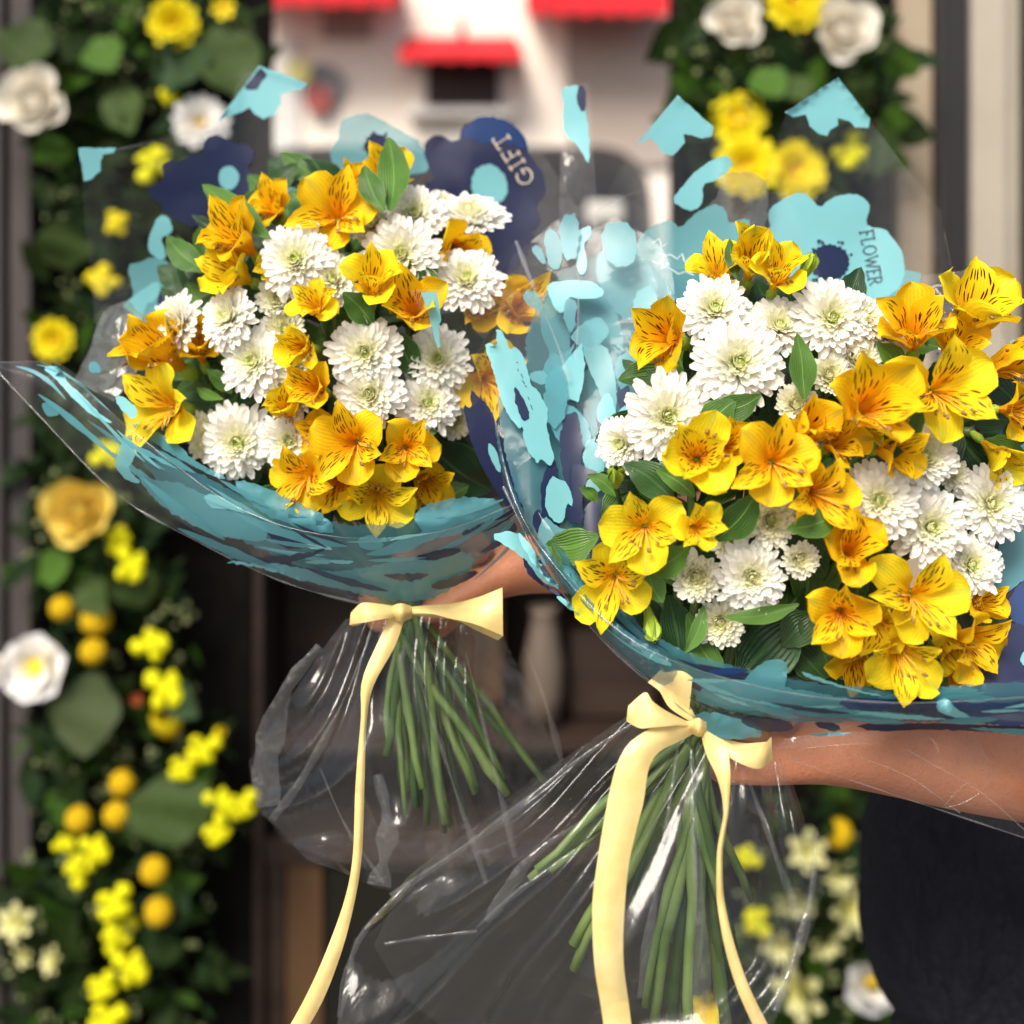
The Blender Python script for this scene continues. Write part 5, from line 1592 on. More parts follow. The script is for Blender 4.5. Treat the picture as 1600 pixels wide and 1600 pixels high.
# ---- skirts under the ties: front and back layer of crumpled film
Sheet('film_skirt', [(540, 966, .99), (590, 958, .975), (640, 962, .97), (700, 966, .975), (785, 985, .99)], [(386, 1190, .99), (402, 1262, .95), (490, 1342, .93), (592, 1386, .925), (700, 1400, .925), (800, 1330, .95), (882, 1205, .99)], 72, 26, M_SKIRT, wl, -.02, .010, 27, 11, linear=True, pleat=.013, folds=5)
Sheet('film_skirt', [(540, 966, 1.0), (600, 960, 1.03), (700, 966, 1.03), (785, 985, 1.0)], [(386, 1190, 1.0), (440, 1310, 1.05), (620, 1370, 1.07), (780, 1330, 1.06), (882, 1205, 1.0)], 9, 6, M_SKIRT, wl, .02, .012, 14, 10, True, .008)
Sheet('film_skirt', [(1008, 1098, .868), (1050, 1132, .85), (1090, 1160, .845), (1150, 1172, .85), (1226, 1196, .868)], [(640, 1365, .88), (545, 1470, .85), (524, 1600, .84), (720, 1690, .82), (920, 1740, .80), (1110, 1740, .80), (1215, 1590, .82), (1285, 1390, .86)], 84, 30, M_SKIRT, wr, -.02, .010, 15, 10, linear=True, pleat=.013, folds=6)
Sheet('film_skirt', [(1008, 1098, .87), (1060, 1140, .90), (1150, 1170, .90), (1226, 1196, .87)], [(640, 1365, .89), (590, 1500, .92), (730, 1640, .94), (930, 1740, .94), (1160, 1680, .93), (1285, 1390, .88)], 10, 7, M_SKIRT, wr, .02, .012, 16, 10, True, .008)
# a loose corner of the film across the forearm
Sheet('film_sheet', [(1200, 1158, .85), (1300, 1146, .842), (1420, 1146, .838), (1520, 1150, .838)], [(1226, 1184, .85), (1380, 1236, .846), (1500, 1276, .85), (1640, 1322, .86)], 16, 8, M_FILM, wr, -.006, .004, 17, 12)


def crease(sheet_parent, pts, w0, w1):
    q = resample(pts, 10)
    sd = pts[0][0]
    v, f = [], []
    for i, p in enumerate(q):
        t = q[min(i + 1, 10)] - q[max(0, i - 1)]
        nn = Vector((-t.y, t.x, 0)).normalized()
        w = (w0 + (w1 - w0) * i / 10) * (.75 + .7 * noise.noise(Vector((i * .45, sd, 0))))
        for s in (-1, 0, 1):
            a = p + nn * s * w * .5
            v.append(P(a.x, a.y, a.z - (.0025 if s == 0 else 0)))
    for i in range(10):
        for k in (0, 1):
            a = 3 * i + k
            f.append((a, a + 1, a + 4, a + 3))
    place('film_crease', mesh('film_crease', v, f, M_CREASE), sheet_parent)


def highlight(sheet_parent, pts, w=3.2, n=40):  # pale strips that paint highlight lines along film edges and folds
    q = resample(pts, n)
    v, f = [], []
    for i, p in enumerate(q):
        t = q[min(i + 1, n)] - q[max(0, i - 1)]
        nn = Vector((-t.y, t.x, 0)).normalized()
        ww = w * max(.15, .55 + 1.1 * noise.noise(Vector((p.x * .016, p.y * .016, 0))) + .4 * noise.noise(Vector((p.x * .06, p.y * .06, 3))))
        for s in (-1, 0, 1):
            a = p + nn * s * ww * .5
            v.append(P(a.x, a.y, a.z - .001 - (.0012 if s == 0 else 0)))
    for i in range(n):
        for k in (0, 1):
            a = 3 * i + k
            f.append((a, a + 1, a + 4, a + 3))
    place('film_highlight', mesh('film_highlight', v, f, M_GLINT), sheet_parent)


M_GLINT = film_mat('pale highlight film', 0.16, 1.5, rough=.15)  # whitened film, stands for light caught on edges
highlight(wl, [(-4, 580, 1.0), (60, 648, .985), (180, 770, .965), (300, 842, .955), (450, 912, .955), (600, 952, .972)], 5)
highlight(wl, [(0, 566, 1.0), (90, 575, .985), (215, 680, .945), (370, 792, .91), (520, 838, .898), (680, 832, .900), (800, 790, .925)], 2.6)
highlight(wl, [(124, 231, 1.078), (180, 234, 1.088), (345, 188, 1.118), (386, 105, 1.128), (487, 134, 1.128)], 1.6)
highlight(wl, [(640, 454, .934), (740, 454, .942), (832, 454, .949)], 2.0, 14)
highlight(wr, [(770, 640, .915), (800, 770, .890), (850, 862, .865), (950, 972, .835), (1050, 1032, .815), (1200, 1076, .805), (1350, 1096, .80), (1500, 1096, .802), (1720, 1080, .815)], 3.4)
highlight(wr, [(786, 760, .91), (846, 880, .885), (930, 988, .865), (1030, 1080, .86), (1110, 1135, .858)], 4)
highlight(wr, [(806, 376, .962), (838, 460, .955), (868, 530, .95), (890, 596, .945)], 9, 20)
highlight(wr, [(900, 350, .955), (904, 470, .945), (900, 560, .94)], 3, 16)
highlight(wr, [(1030, 320, .985), (1040, 380, .985), (1046, 470, .98)], 2, 12)
highlight(wr, [(1520, 420, .968), (1560, 520, .95), (1590, 600, .945)], 2.5, 14)
highlight(wr, [(930, 330, .998), (1000, 300, 1.0), (1040, 330, .99)], 2, 14)
for q in ([(1380, 1150, .836), (1450, 1190, .838), (1530, 1236, .842), (1600, 1296, .85)], [(1330, 1178, .838), (1420, 1214, .838), (1500, 1270, .844)], [(1474, 1262, .843), (1492, 1240, .841), (1512, 1222, .84)], [(1478, 1262, .843), (1506, 1254, .842), (1530, 1240, .841)], [(1452, 1152, .835), (1462, 1162, .835), (1466, 1176, .836)], [(1530, 1160, .836), (1536, 1176, .836), (1546, 1190, .837)], [(1250, 1170, .845), (1310, 1164, .842), (1400, 1160, .837)]):
    highlight(wr, q, 2.6, 14)
highlight(wr, [(1226, 1184, .849), (1380, 1236, .845), (1500, 1276, .849), (1640, 1322, .859)], 3, 20)
for pts, a, b in [([(648, 1040, .95), (700, 1200, .935), (760, 1380, .925)], 3, 12), ([(728, 1020, .95), (770, 1190, .935), (805, 1340, .93)], 3, 14), ([(580, 990, .96), (530, 1110, .945), (470, 1220, .94), (425, 1280, .945)], 3, 22), ([(500, 1200, .94), (540, 1290, .93), (600, 1380, .925)], 3, 10),
                  ([(500, 1010, .97), (446, 1080, .965), (415, 1190, .96), (420, 1260, .955)], 20, 66), ([(590, 1210, .935), (606, 1290, .925), (592, 1384, .92)], 20, 44), ([(820, 1010, .99), (850, 1090, .985), (878, 1190, .985)], 5, 14)]:
    crease(wl, pts, a, b)
for pts, a, b in [([(1020, 1110, .85), (900, 1190, .845), (760, 1300, .85), (610, 1400, .86)], 10, 14), ([(1060, 1160, .84), (1040, 1300, .82), (1016, 1450, .81), (1000, 1560, .805)], 6, 20), ([(1080, 1170, .84), (1086, 1320, .815), (1096, 1480, .80), (1090, 1620, .80)], 8, 40), ([(1170, 1220, .85), (1210, 1330, .845), (1250, 1440, .84)], 6, 20),
                  ([(1276, 1300, .865), (1262, 1430, .85), (1212, 1580, .83)], 10, 22), ([(900, 1330, .84), (800, 1400, .835), (744, 1450, .835)], 16, 6), ([(640, 1380, .86), (560, 1470, .85), (530, 1590, .845)], 10, 18), ([(745, 1455, .835), (660, 1465, .84), (600, 1475, .845)], 8, 8), ([(900, 1290, .84), (830, 1340, .83), (760, 1440, .83)], 10, 30)]:
    crease(wr, pts, a, b)
# ------------------------------------------------------------------ ribbons tied round the necks
def ribbon(root, name, left, right, n=26, nu=5, belly=0.0022):
    """a satin strip between two edges given as (px, py, depth)"""
    a, b = resample(left, n), resample(right, n)
    v, f, u = [], [], []
    for i in range(n + 1):
        for k in range(nu + 1):
            t = k / nu
            q = a[i].lerp(b[i], t)
            w = P(q.x, q.y, q.z - belly * math.sin(math.pi * t))
            v.append(w + Vector((0, .0028 * noise.noise(w * 30) + .0012 * noise.noise(w * 90), 0)))
            u.append((t, i / n))
    for i in range(n):
        for k in range(nu):
            c = i * (nu + 1) + k
            f.append((c, c + 1, c + nu + 2, c + nu + 1))
    return place(name, mesh(name, v, f, M_SATIN, u), root)


tl = thing('ribbon_bow', 'pale yellow satin ribbon bow with one long tail tied under the left bouquet', 'ribbon', Matrix.Translation(NECK['L']), 'yellow ribbon bows')
ribbon(tl, 'ribbon_tail', [(612, 956, .955), (592, 1000, .945), (566, 1062, .935), (564, 1120, .93), (556, 1220, .925), (552, 1330, .92), (540, 1400, .92), (512, 1480, .92), (476, 1560, .92), (440, 1625, .92)],
       [(634, 962, .955), (616, 1012, .945), (584, 1070, .935), (573, 1130, .93), (570, 1220, .925), (566, 1330, .92), (556, 1400, .92), (536, 1480, .92), (506, 1560, .92), (470, 1625, .92)], 40)
ribbon(tl, 'bow_loop', [(622, 950, .955), (660, 946, .955), (700, 944, .962), (742, 934, .955), (785, 918, .945)], [(630, 962, .955), (664, 958, .94), (705, 966, .93), (744, 976, .935), (786, 994, .945)], 20)
ribbon(tl, 'bow_loop', [(785, 918, .945), (784, 925, .95), (750, 955, .965), (700, 955, .975), (640, 955, .972)], [(786, 994, .945), (778, 1000, .955), (745, 985, .972), (705, 968, .98), (640, 962, .975)], 16)
ribbon(tl, 'bow_loop', [(628, 950, .955), (600, 944, .945), (566, 942, .94), (548, 958, .942)], [(630, 964, .955), (604, 966, .94), (572, 972, .935), (546, 976, .942)], 16)
ribbon(tl, 'bow_loop', [(548, 958, .942), (556, 950, .955), (590, 944, .965), (632, 950, .965)], [(546, 976, .942), (556, 978, .955), (590, 966, .965), (632, 962, .965)], 12)
ribbon(tl, 'ribbon_knot', [(612, 946, .952), (626, 942, .944), (642, 946, .952)], [(614, 968, .952), (628, 972, .944), (644, 966, .952)], 10, 5, .006)

tr = thing('ribbon_bow', 'yellow satin bow with one broad and one narrow tail under the right bouquet', 'ribbon', Matrix.Translation(NECK['R']), 'yellow ribbon bows')
ribbon(tr, 'ribbon_tail', [(1086, 1126, .838), (1044, 1130, .828), (1000, 1148, .82), (970, 1180, .815), (952, 1240, .81), (936, 1330, .805), (926, 1410, .80), (928, 1500, .80), (940, 1580, .80), (948, 1640, .80)],
       [(1094, 1140, .842), (1066, 1158, .832), (1034, 1172, .822), (1014, 1200, .817), (1004, 1260, .812), (984, 1340, .807), (976, 1420, .803), (974, 1500, .80), (984, 1580, .80), (990, 1640, .80)], 44, 6, .003)
ribbon(tr, 'ribbon_tail', [(1094, 1142, .838), (1104, 1180, .826), (1122, 1220, .816), (1130, 1270, .812), (1120, 1330, .81), (1120, 1400, .808), (1130, 1470, .806), (1150, 1540, .806), (1180, 1610, .806)],
       [(1102, 1140, .838), (1134, 1166, .822), (1141, 1210, .814), (1138, 1270, .811), (1129, 1330, .81), (1131, 1400, .808), (1146, 1470, .806), (1170, 1540, .806), (1204, 1610, .806)], 40)
ribbon(tr, 'bow_loop', [(1086, 1132, .842), (1050, 1116, .83), (1020, 1096, .825), (1008, 1082, .828), (982, 1104, .826)], [(1090, 1138, .842), (1060, 1134, .825), (1024, 1136, .818), (1000, 1138, .82), (979, 1128, .826)], 20)
ribbon(tr, 'bow_loop', [(1092, 1130, .846), (1082, 1110, .846), (1070, 1090, .85), (1062, 1060, .852), (1034, 1046, .856)], [(1096, 1138, .846), (1076, 1126, .842), (1046, 1106, .842), (1030, 1080, .846), (1012, 1066, .852)], 18)
ribbon(tr, 'bow_loop', [(1040, 1048, .853), (1052, 1046, .848), (1070, 1050, .845), (1082, 1058, .845)], [(1034, 1072, .853), (1046, 1090, .848), (1064, 1104, .845), (1076, 1116, .845)], 14)
ribbon(tr, 'bow_loop', [(1098, 1138, .842), (1126, 1154, .832), (1160, 1170, .826), (1190, 1166, .83), (1206, 1152, .838)], [(1102, 1148, .842), (1128, 1176, .826), (1156, 1192, .82), (1186, 1200, .824), (1207, 1186, .838)], 20)
ribbon(tr, 'bow_loop', [(1206, 1152, .838), (1200, 1158, .85), (1160, 1160, .86), (1110, 1150, .862)], [(1207, 1186, .838), (1196, 1190, .85), (1160, 1180, .86), (1110, 1160, .862)], 14)
ribbon(tr, 'ribbon_knot', [(1080, 1124, .842), (1092, 1122, .832), (1104, 1128, .84)], [(1080, 1146, .842), (1092, 1152, .832), (1104, 1148, .84)], 10, 5, .006)
# ------------------------------------------------------------------ the person who holds the bouquets, standing at the right
def skinned(name, chains, mat, parent, sub=2, fold=0.0):
    """one continuous surface grown round joints; chains = lists of (position, radius[, radius2]); a joint at an earlier place is shared"""
    vs, rad, es, idx, root = [], [], [], {}, set()
    for ch in chains:
        prev = None
        for k, j in enumerate(ch):
            p = Vector(j[0])
            key = tuple(round(c, 5) for c in p)
            if key not in idx:
                idx[key] = len(vs)
                vs.append(p)
                rad.append((j[1], j[2] if len(j) > 2 else j[1]))
                if k == 0:
                    root.add(idx[key])
            i = idx[key]
            if prev is not None:
                es.append((prev, i))
            prev = i
    me = bpy.data.meshes.new(name)
    me.from_pydata([tuple(v) for v in vs], es, [])
    bm = bmesh.new()
    bm.from_mesh(me)
    sk = bm.verts.layers.skin.verify()
    bm.verts.ensure_lookup_table()
    for i, r in enumerate(rad):
        bm.verts[i][sk].radius = r
        bm.verts[i][sk].use_root = i in root
    bm.to_mesh(me)
    bm.free()
    me.materials.append(mat)
    o = place(name, me, parent)
    s = o.modifiers.new('skin', 'SKIN')
    s.use_smooth_shade = True
    s.branch_smoothing = 0.6
    d = o.modifiers.new('sub', 'SUBSURF')
    d.levels = d.render_levels = sub
    if fold:
        tx = bpy.data.textures.new(name + ' folds', 'CLOUDS')
        tx.noise_scale = .16
        tx.noise_depth = 2
        w = o.modifiers.new('folds', 'DISPLACE')
        w.texture = tx
        w.texture_coords = 'GLOBAL'
        w.strength = fold
    return o


def hand(wrist, palm_dir, across, back, size, curl, thumb_curl, spread=1.0):
    """chains of palm, four fingers and a thumb. palm_dir: wrist to knuckles; across: towards the index side; back: out of the back of the hand"""
    pd, ac, bk = palm_dir.normalized(), across.normalized(), back.normalized()
    ch = []
    kn = []
    for q, (o_, l_) in enumerate(((.034, .074), (.012, .082), (-.010, .077), (-.030, .062))):
        k0 = wrist + pd * (.088 - .006 * abs(q - 1)) * size + ac * o_ * size * spread
        root_in = wrist + pd * .045 * size + ac * o_ * .7 * size
        pts = [(root_in, .012 * size), (k0, .0108 * size)]
        d, p = pd.copy(), k0
        for s_, fr in enumerate((.48, .30, .24)):
            rot = Matrix.Rotation(-R(curl[min(s_, len(curl) - 1)]), 3, ac)
            d = (rot @ d).normalized()
            p = p + d * l_ * fr * size
            pts.append((p, (.0095, .0085, .0072)[s_] * size))
        ch.append(pts)
        kn.append(p)
    t0 = wrist + pd * .025 * size + ac * .022 * size
    t1 = t0 + (pd * .6 + ac * .75 - bk * .25).normalized() * .036 * size
    t2 = t1 + (pd * .85 + ac * .25 - bk * .5 * thumb_curl).normalized() * .034 * size
    t3 = t2 + (pd * .9 - ac * .15 * thumb_curl - bk * .6 * thumb_curl).normalized() * .026 * size
    ch.append([(t0, .015 * size), (t1, .0135 * size), (t2, .0115 * size), (t3, .009 * size)])
    palm = [(wrist, .026 * size, .019 * size), (wrist + pd * .035 * size, .034 * size, .017 * size), (wrist + pd * .07 * size, .038 * size, .0145 * size), (wrist + pd * .088 * size, .034 * size, .012 * size)]
    return palm, ch, kn


pt = thing('person', 'person in sleeveless black clothes at the right edge holding both bouquets by their stems', 'person', Matrix.Translation((0.56, 1.30, 0)))
pel = Vector((.56, 1.30, .88))
chest = ((.66, 1.25, 1.34), .12, .085)
ch_ = [[(pel, .125, .085), ((.575, 1.30, 1.00), .12, .085), ((.61, 1.285, 1.17), .125, .088), chest, ((.695, 1.235, 1.46), .07, .062), ((.71, 1.23, 1.51), .052), ((.715, 1.215, 1.55), .054), ((.718, 1.195, 1.595), .070, .076), ((.72, 1.195, 1.65), .080, .092), ((.72, 1.20, 1.71), .082, .096), ((.72, 1.205, 1.76), .062, .072)],
       [(pel, .125, .085), ((.65, 1.30, .80), .098), ((.66, 1.29, .48), .065), ((.66, 1.30, .28), .055), ((.66, 1.31, .10), .040), ((.67, 1.26, .045), .04), ((.675, 1.16, .03), .03)],
       [(pel, .125, .085), ((.47, 1.30, .80), .098), ((.46, 1.29, .48), .065), ((.455, 1.30, .28), .055), ((.45, 1.31, .10), .040), ((.44, 1.26, .045), .04), ((.43, 1.16, .03), .03)]]
sh_r, sh_l = Vector((.548, 1.25, 1.405)), Vector((.80, 1.12, 1.37))
el_r, wr_r = Vector((.275, 1.12, 1.295)), P(800, 886, 1.035)
el_l, wr_l = Vector((.50, .985, 1.125)), P(1282, 1172, .915)
ch_.append([chest, (sh_r, .066), (sh_r.lerp(el_r, .5), .050), (el_r, .043), (el_r.lerp(wr_r, .3), .046), (el_r.lerp(wr_r, .7), .036), (wr_r, .026, .022)])
ch_.append([chest, (sh_l, .064), (sh_l.lerp(el_l, .5), .049), (el_l, .044), (el_l.lerp(wr_l, .28), .0475), (el_l.lerp(wr_l, .62), .038), (el_l.lerp(wr_l, .86), .028), (wr_l, .024, .020)])
pa, fi, kn = hand(wr_r, P(700, 925, 1.03) - P(800, 884, 1.035), Vector((.1, -.25, .95)), Vector((0.2, .9, .2)), 1.0, (38, 48, 40), 1.0)
ch_[-2] += pa[1:]
ch_ += fi
pa2, fi2, kn2 = hand(wr_l, P(1180, 1160, .912) - wr_l, Vector((.0, -.3, .95)), Vector((.2, .9, .1)), .96, (72, 80, 60), .6)
ch_[4] += pa2[1:]
ch_ += fi2
body = skinned('body', ch_, M_SKIN, pt)
# sleeveless top and trousers over the body
skinned('top', [[((.545, 1.30, .72), .212, .155), ((.545, 1.30, .88), .208, .15), ((.553, 1.30, 1.02), .205, .145), ((.60, 1.285, 1.18), .19, .14), ((.655, 1.255, 1.32), .165, .115), ((.69, 1.24, 1.42), .10, .085)]], M_BLACK, pt, 4, .035)
skinned('trousers', [[((.552, 1.30, .97), .172, .125), ((.552, 1.30, .86), .178, .13), ((.65, 1.30, .74), .108), ((.656, 1.29, .48), .085), ((.656, 1.30, .28), .078), ((.66, 1.31, .10), .075)],
                     [((.552, 1.30, .86), .178, .13), ((.458, 1.30, .74), .108), ((.452, 1.29, .48), .085), ((.45, 1.30, .28), .078), ((.45, 1.31, .10), .075)]], M_BLACK, pt, 3, .03)


def ell(c, r, seg=14, rings=9):
    v, f = [], []
    for i in range(rings + 1):
        a = math.pi * i / rings
        for k in range(seg):
            w = 2 * math.pi * k / seg
            v.append(Vector(c) + Vector((r[0] * math.sin(a) * math.cos(w), r[1] * math.sin(a) * math.sin(w), r[2] * math.cos(a))))
    for i in range(rings):
        for k in range(seg):
            k2 = (k + 1) % seg
            f.append((i * seg + k, (i + 1) * seg + k, (i + 1) * seg + k2, i * seg + k2))
    return v, f


HX, HYY, HZ = .72, 1.195, 1.65
for s_ in (-1, 1):
    b = MB()
    b.add(*ell((HX + s_ * .080, HYY + .02, HZ - .005), (.012, .022, .034)))
    b.build('ear', M_SKIN, pt)
    b = MB()
    b.add(*ell((HX + s_ * .031, HYY - .078, HZ + .015), (.013, .011, .011)))
    b.build('eye', M_TRIM, pt)
    b = MB()
    b.add(*ell((HX + s_ * .031, HYY - .0865, HZ + .015), (.006, .004, .006)))
    b.build('iris', M_HAIR, pt)
    b = MB()
    b.add(*tube([(HX + s_ * .012, HYY - .084, HZ + .038), (HX + s_ * .03, HYY - .090, HZ + .044), (HX + s_ * .05, HYY - .078, HZ + .038)], [.003, .0045, .003], 6))
    b.build('eyebrow', M_HAIR, pt)
b = MB()
b.add(*tube([(HX, HYY - .082, HZ + .025), (HX, HYY - .096, HZ), (HX, HYY - .106, HZ - .022), (HX, HYY - .09, HZ - .030)], [.008, .010, .014, .010], 10))
b.build('nose', M_SKIN, pt)
b = MB()
b.add(*tube([(HX - .024, HYY - .076, HZ - .055), (HX - .011, HYY - .086, HZ - .053), (HX, HYY - .088, HZ - .055), (HX + .011, HYY - .086, HZ - .053), (HX + .024, HYY - .076, HZ - .055)], [.003, .006, .006, .006, .003], 8))
b.build('mouth', plain('lips', (.30, .10, .08), None, 40, .5), pt)
b = MB()
v, f = ell((HX, HYY + .02, HZ + .085), (.094, .108, .082), 20, 14)
b.add(v, f)
b.build('hair', M_HAIR, pt)
for q in kn[:2]:
    b = MB()
    b.add(*ell(q + Vector((-.004, -.0075, .001)), (.004, .0015, .0045), 10, 6))
    b.build('finger_nail', M_NAIL, pt)
# ------------------------------------------------------------------ flower garlands on the two piers
M_WROSE = None


def petalmat(name, c1, c2, trans=.3):
    k = NT(name)
    uvv, u, v = k.uv()
    col = k.mix(k.step(v, .1, .9), c2, c1)
    return k.end(k.leafy(col, .55, trans, .2))


M_WROSE = petalmat('white rose petal', (.86, .82, .73), (.80, .72, .55))
M_YROSE = petalmat('yellow rose petal', (.82, .64, .13), (.74, .50, .06))
M_YELP = petalmat('bright yellow petal', (.84, .72, .012), (.80, .52, .01))
M_LIME = petalmat('lemon floret', (.80, .78, .008), (.74, .66, .01))
M_GOLD = plain('golden ball flower', (.86, .60, .008), (.72, .42, .006), 60.0, .8, .2, .8, .004)
M_CREAM = petalmat('cream petal', (.72, .70, .36), (.62, .58, .16))
M_WHITEP = petalmat('white petal', (.84, .83, .84), (.82, .70, .20))
M_REDB = plain('coral bud', (.66, .14, .07), (.60, .24, .08), 30.0, .5)
M_GL = [leaf_mat('garland leaf', (.007, .018, .003), (.024, .045, .006), .2, .6, .12), leaf_mat('garland bright leaf', (.018, .052, .004), (.038, .090, .007), .25, .6, .12), leaf_mat('garland dark leaf', (.004, .014, .003), (.010, .028, .006), .12, .6, .12), leaf_mat('garland grey green leaf', (.018, .028, .009), (.030, .044, .014), .15, .65, .1)]
M_GC = [plain('cream green sprig', (.20, .22, .09), (.13, .16, .06), 40.0, .7)]


def rose(seed, mat):
    m = MB()
    rr = random.Random(seed)
    for k in range(32):
        t = k / 31
        v, f, u = petal(.36 + .56 * t, .50 + .50 * t, 0 + 46 * t, -40 + 104 * t ** 1.2, .40, 'rose', 137.5 * k + rr.uniform(-8, 8), seed + k, .02 + .24 * t, .34 * (1 - t), .05, 8, 5)
        m.add(v, f, u)
    return mesh('petals', m.v, m.f, mat, m.u)


def daisy(seed, mat, n, rings, wd, th):
    m = MB()
    rr = random.Random(seed)
    for q in range(rings):
        for k in range(n):
            v, f, u = petal(.95 - .2 * q, wd, 40 - 15 * q, th - 26 * q + rr.uniform(-8, 8), .3, 'outer', 360 * (k + .5 * q) / n + rr.uniform(-5, 5), seed + k + 20 * q, .08, .05 * q, .05, 7, 4)
            m.add(v, f, u)
    return mesh('petals', m.v, m.f, mat, m.u)


def puff(seed, mat):
    """a snapdragon floret: puffy lips"""
    m = MB()
    rr = random.Random(seed)
    for k in range(9):
        a = 6.283 * k / 4 + rr.uniform(-.5, .5)
        r = rr.uniform(.25, .72) if k else 0
        v, f = ell((r * math.cos(a), r * math.sin(a) * 1.2, rr.uniform(-.2, .2)), (rr.uniform(.22, .44), rr.uniform(.22, .44), rr.uniform(.2, .4)), 10, 7)
        m.add([q + noise.noise_vector(q * 3.0 + Vector((seed, k, 0))) * .10 for q in v], f, [(.5, rr.uniform(.6, 1))] * len(v))
    return mesh('petals', m.v, m.f, mat, m.u)


def tulip(seed, mat):
    m = MB()
    for k in range(8):
        v, f, u = petal(1.3, .95, 34, -14, .5, 'rose', 45 * k, seed + k, .12 + .06 * (k % 2), -.6, .04, 8, 5)
        m.add(v, f, u)
    return mesh('petals', m.v, m.f, mat, m.u)


def ball(seed, mat):
    v, f = ell((0, 0, 0), (1, 1, 1), 22, 14)
    v = [q * (1 + .10 * noise.noise(q * 6 + Vector((seed, 0, 0)))) for q in v]
    return mesh('florets', v, f, mat)


GM = {'white_rose': rose(11, M_WROSE), 'yellow_rose': rose(23, M_YROSE), 'yellow_dahlia': daisy(31, M_YELP, 13, 3, .42, 92), 'white_dahlia': daisy(41, M_WHITEP, 13, 3, .38, 90), 'white_camellia': daisy(51, M_WHITEP, 6, 2, .95, 84),
      'yellow_snapdragon': puff(61, M_LIME), 'yellow_snapdragon2': puff(67, M_YELP), 'yellow_tulip': tulip(71, M_YELP), 'yellow_ball_flower': ball(3, M_GOLD), 'cream_orchid': daisy(81, M_CREAM, 6, 2, .42, 80), 'coral_bud': tulip(91, M_REDB), 'yellow_lily': daisy(95, M_YELP, 6, 1, .5, 76)}
CAT = {'white_rose': 'rose', 'yellow_rose': 'rose', 'yellow_dahlia': 'dahlia', 'white_dahlia': 'dahlia', 'white_camellia': 'flower', 'yellow_snapdragon': 'snapdragon', 'yellow_tulip': 'tulip', 'yellow_ball_flower': 'ball flower', 'cream_orchid': 'orchid', 'coral_bud': 'flower bud', 'yellow_lily': 'flower'}
HEARTM = plain('yellow flower heart', (.80, .55, .03), (.70, .42, .02), 80.0, .7)


def gflower(kind, px, py, diam, label, d=2.26, a=None, b_=None, alt=False, wob=1.0):
    d = d + rnd.uniform(-.02, .02)
    size = S(diam, d) * (1.0 if kind != 'cream_orchid' else rnd.uniform(.75, 1.15)) / 2 / (1.0 if kind == 'yellow_ball_flower' else .95)
    if kind == 'cream_orchid':
        a, b_ = rnd.uniform(-.6, .6), rnd.uniform(-.5, .5)
    a = rnd.uniform(-.3, .3) if a is None else a
    b_ = rnd.uniform(-.1, .3) if b_ is None else b_
    M, n = frame(px, py, d, a, b_, rnd.uniform(0, 360), size)
    t = thing(kind, label, CAT[kind], M, kind.replace('_', ' ') + 's of the garlands')
    place('florets' if kind == 'yellow_ball_flower' else 'petals', GM['yellow_snapdragon2' if alt else kind], t, local=True)
    if kind in ('white_camellia', 'white_dahlia', 'yellow_dahlia', 'yellow_lily'):
        v, f = ell((0, 0, .16), (.24, .24, .16), 12, 8)
        place('flower_heart', mesh('flower_heart', v, f, HEARTM), t, local=True)
    b0 = M @ Vector((0, 0, -.2))
    m = MB()
    m.add(*tube(bez(b0, b0 - n * .04, Vector((b0.x + rnd.uniform(-.03, .03), 2.41, b0.z - .05)), Vector((b0.x + rnd.uniform(-.05, .05), 2.45, b0.z - .09)), 6), .003, 6))
    m.build('stem', M_STEM, t)


def garland(name, label, spans, seed, count, holes=()):
    t = thing(name, label, 'garland', Matrix.Translation((P(*spans[0][:2], 2.35))))
    rr = random.Random(seed)
    for mi, (mat, share) in enumerate(zip(M_GL, (.42, .14, .34, .10))):
        m = MB()
        for k in range(int(count * share)):
            x0, y0, x1, y1 = rr.choice(spans)
            px, py = rr.uniform(x0, x1), rr.uniform(y0, y1)
            d = rr.uniform(2.29, 2.43)
            a = rr.uniform(0, 6.283)
            ll = rr.choice([rr.uniform(22, 50), rr.uniform(22, 50), rr.uniform(50, 100)]) if mi != 3 else rr.uniform(20, 46)
            B = P(px, py, d)
            T = P(px + ll * math.cos(a), py + ll * math.sin(a), d - rr.uniform(-.01, .06))
            m.add(*leaf_mesh(B, T, S(ll * rr.uniform(.28, .62), d), rr.uniform(-.15, .15), .3, R(rr.uniform(-40, 40)), 5, 2))
        m.build('foliage', mat, t, kind='stuff')
    m = MB()
    for k in range(count // 5):
        x0, y0, x1, y1 = rr.choice(spans)
        px, py = rr.uniform(x0, x1), rr.uniform(y0, y1)
        d = rr.uniform(2.27, 2.4)
        for q in range(3):
            m.add(*ell(P(px + rr.uniform(-14, 14), py + rr.uniform(-14, 14), d + rr.uniform(-.01, .01)), (S(rr.uniform(3, 6), d),) * 3, 6, 4))
    m.build('cream_sprigs', M_GC[0], t, kind='stuff')
    return t


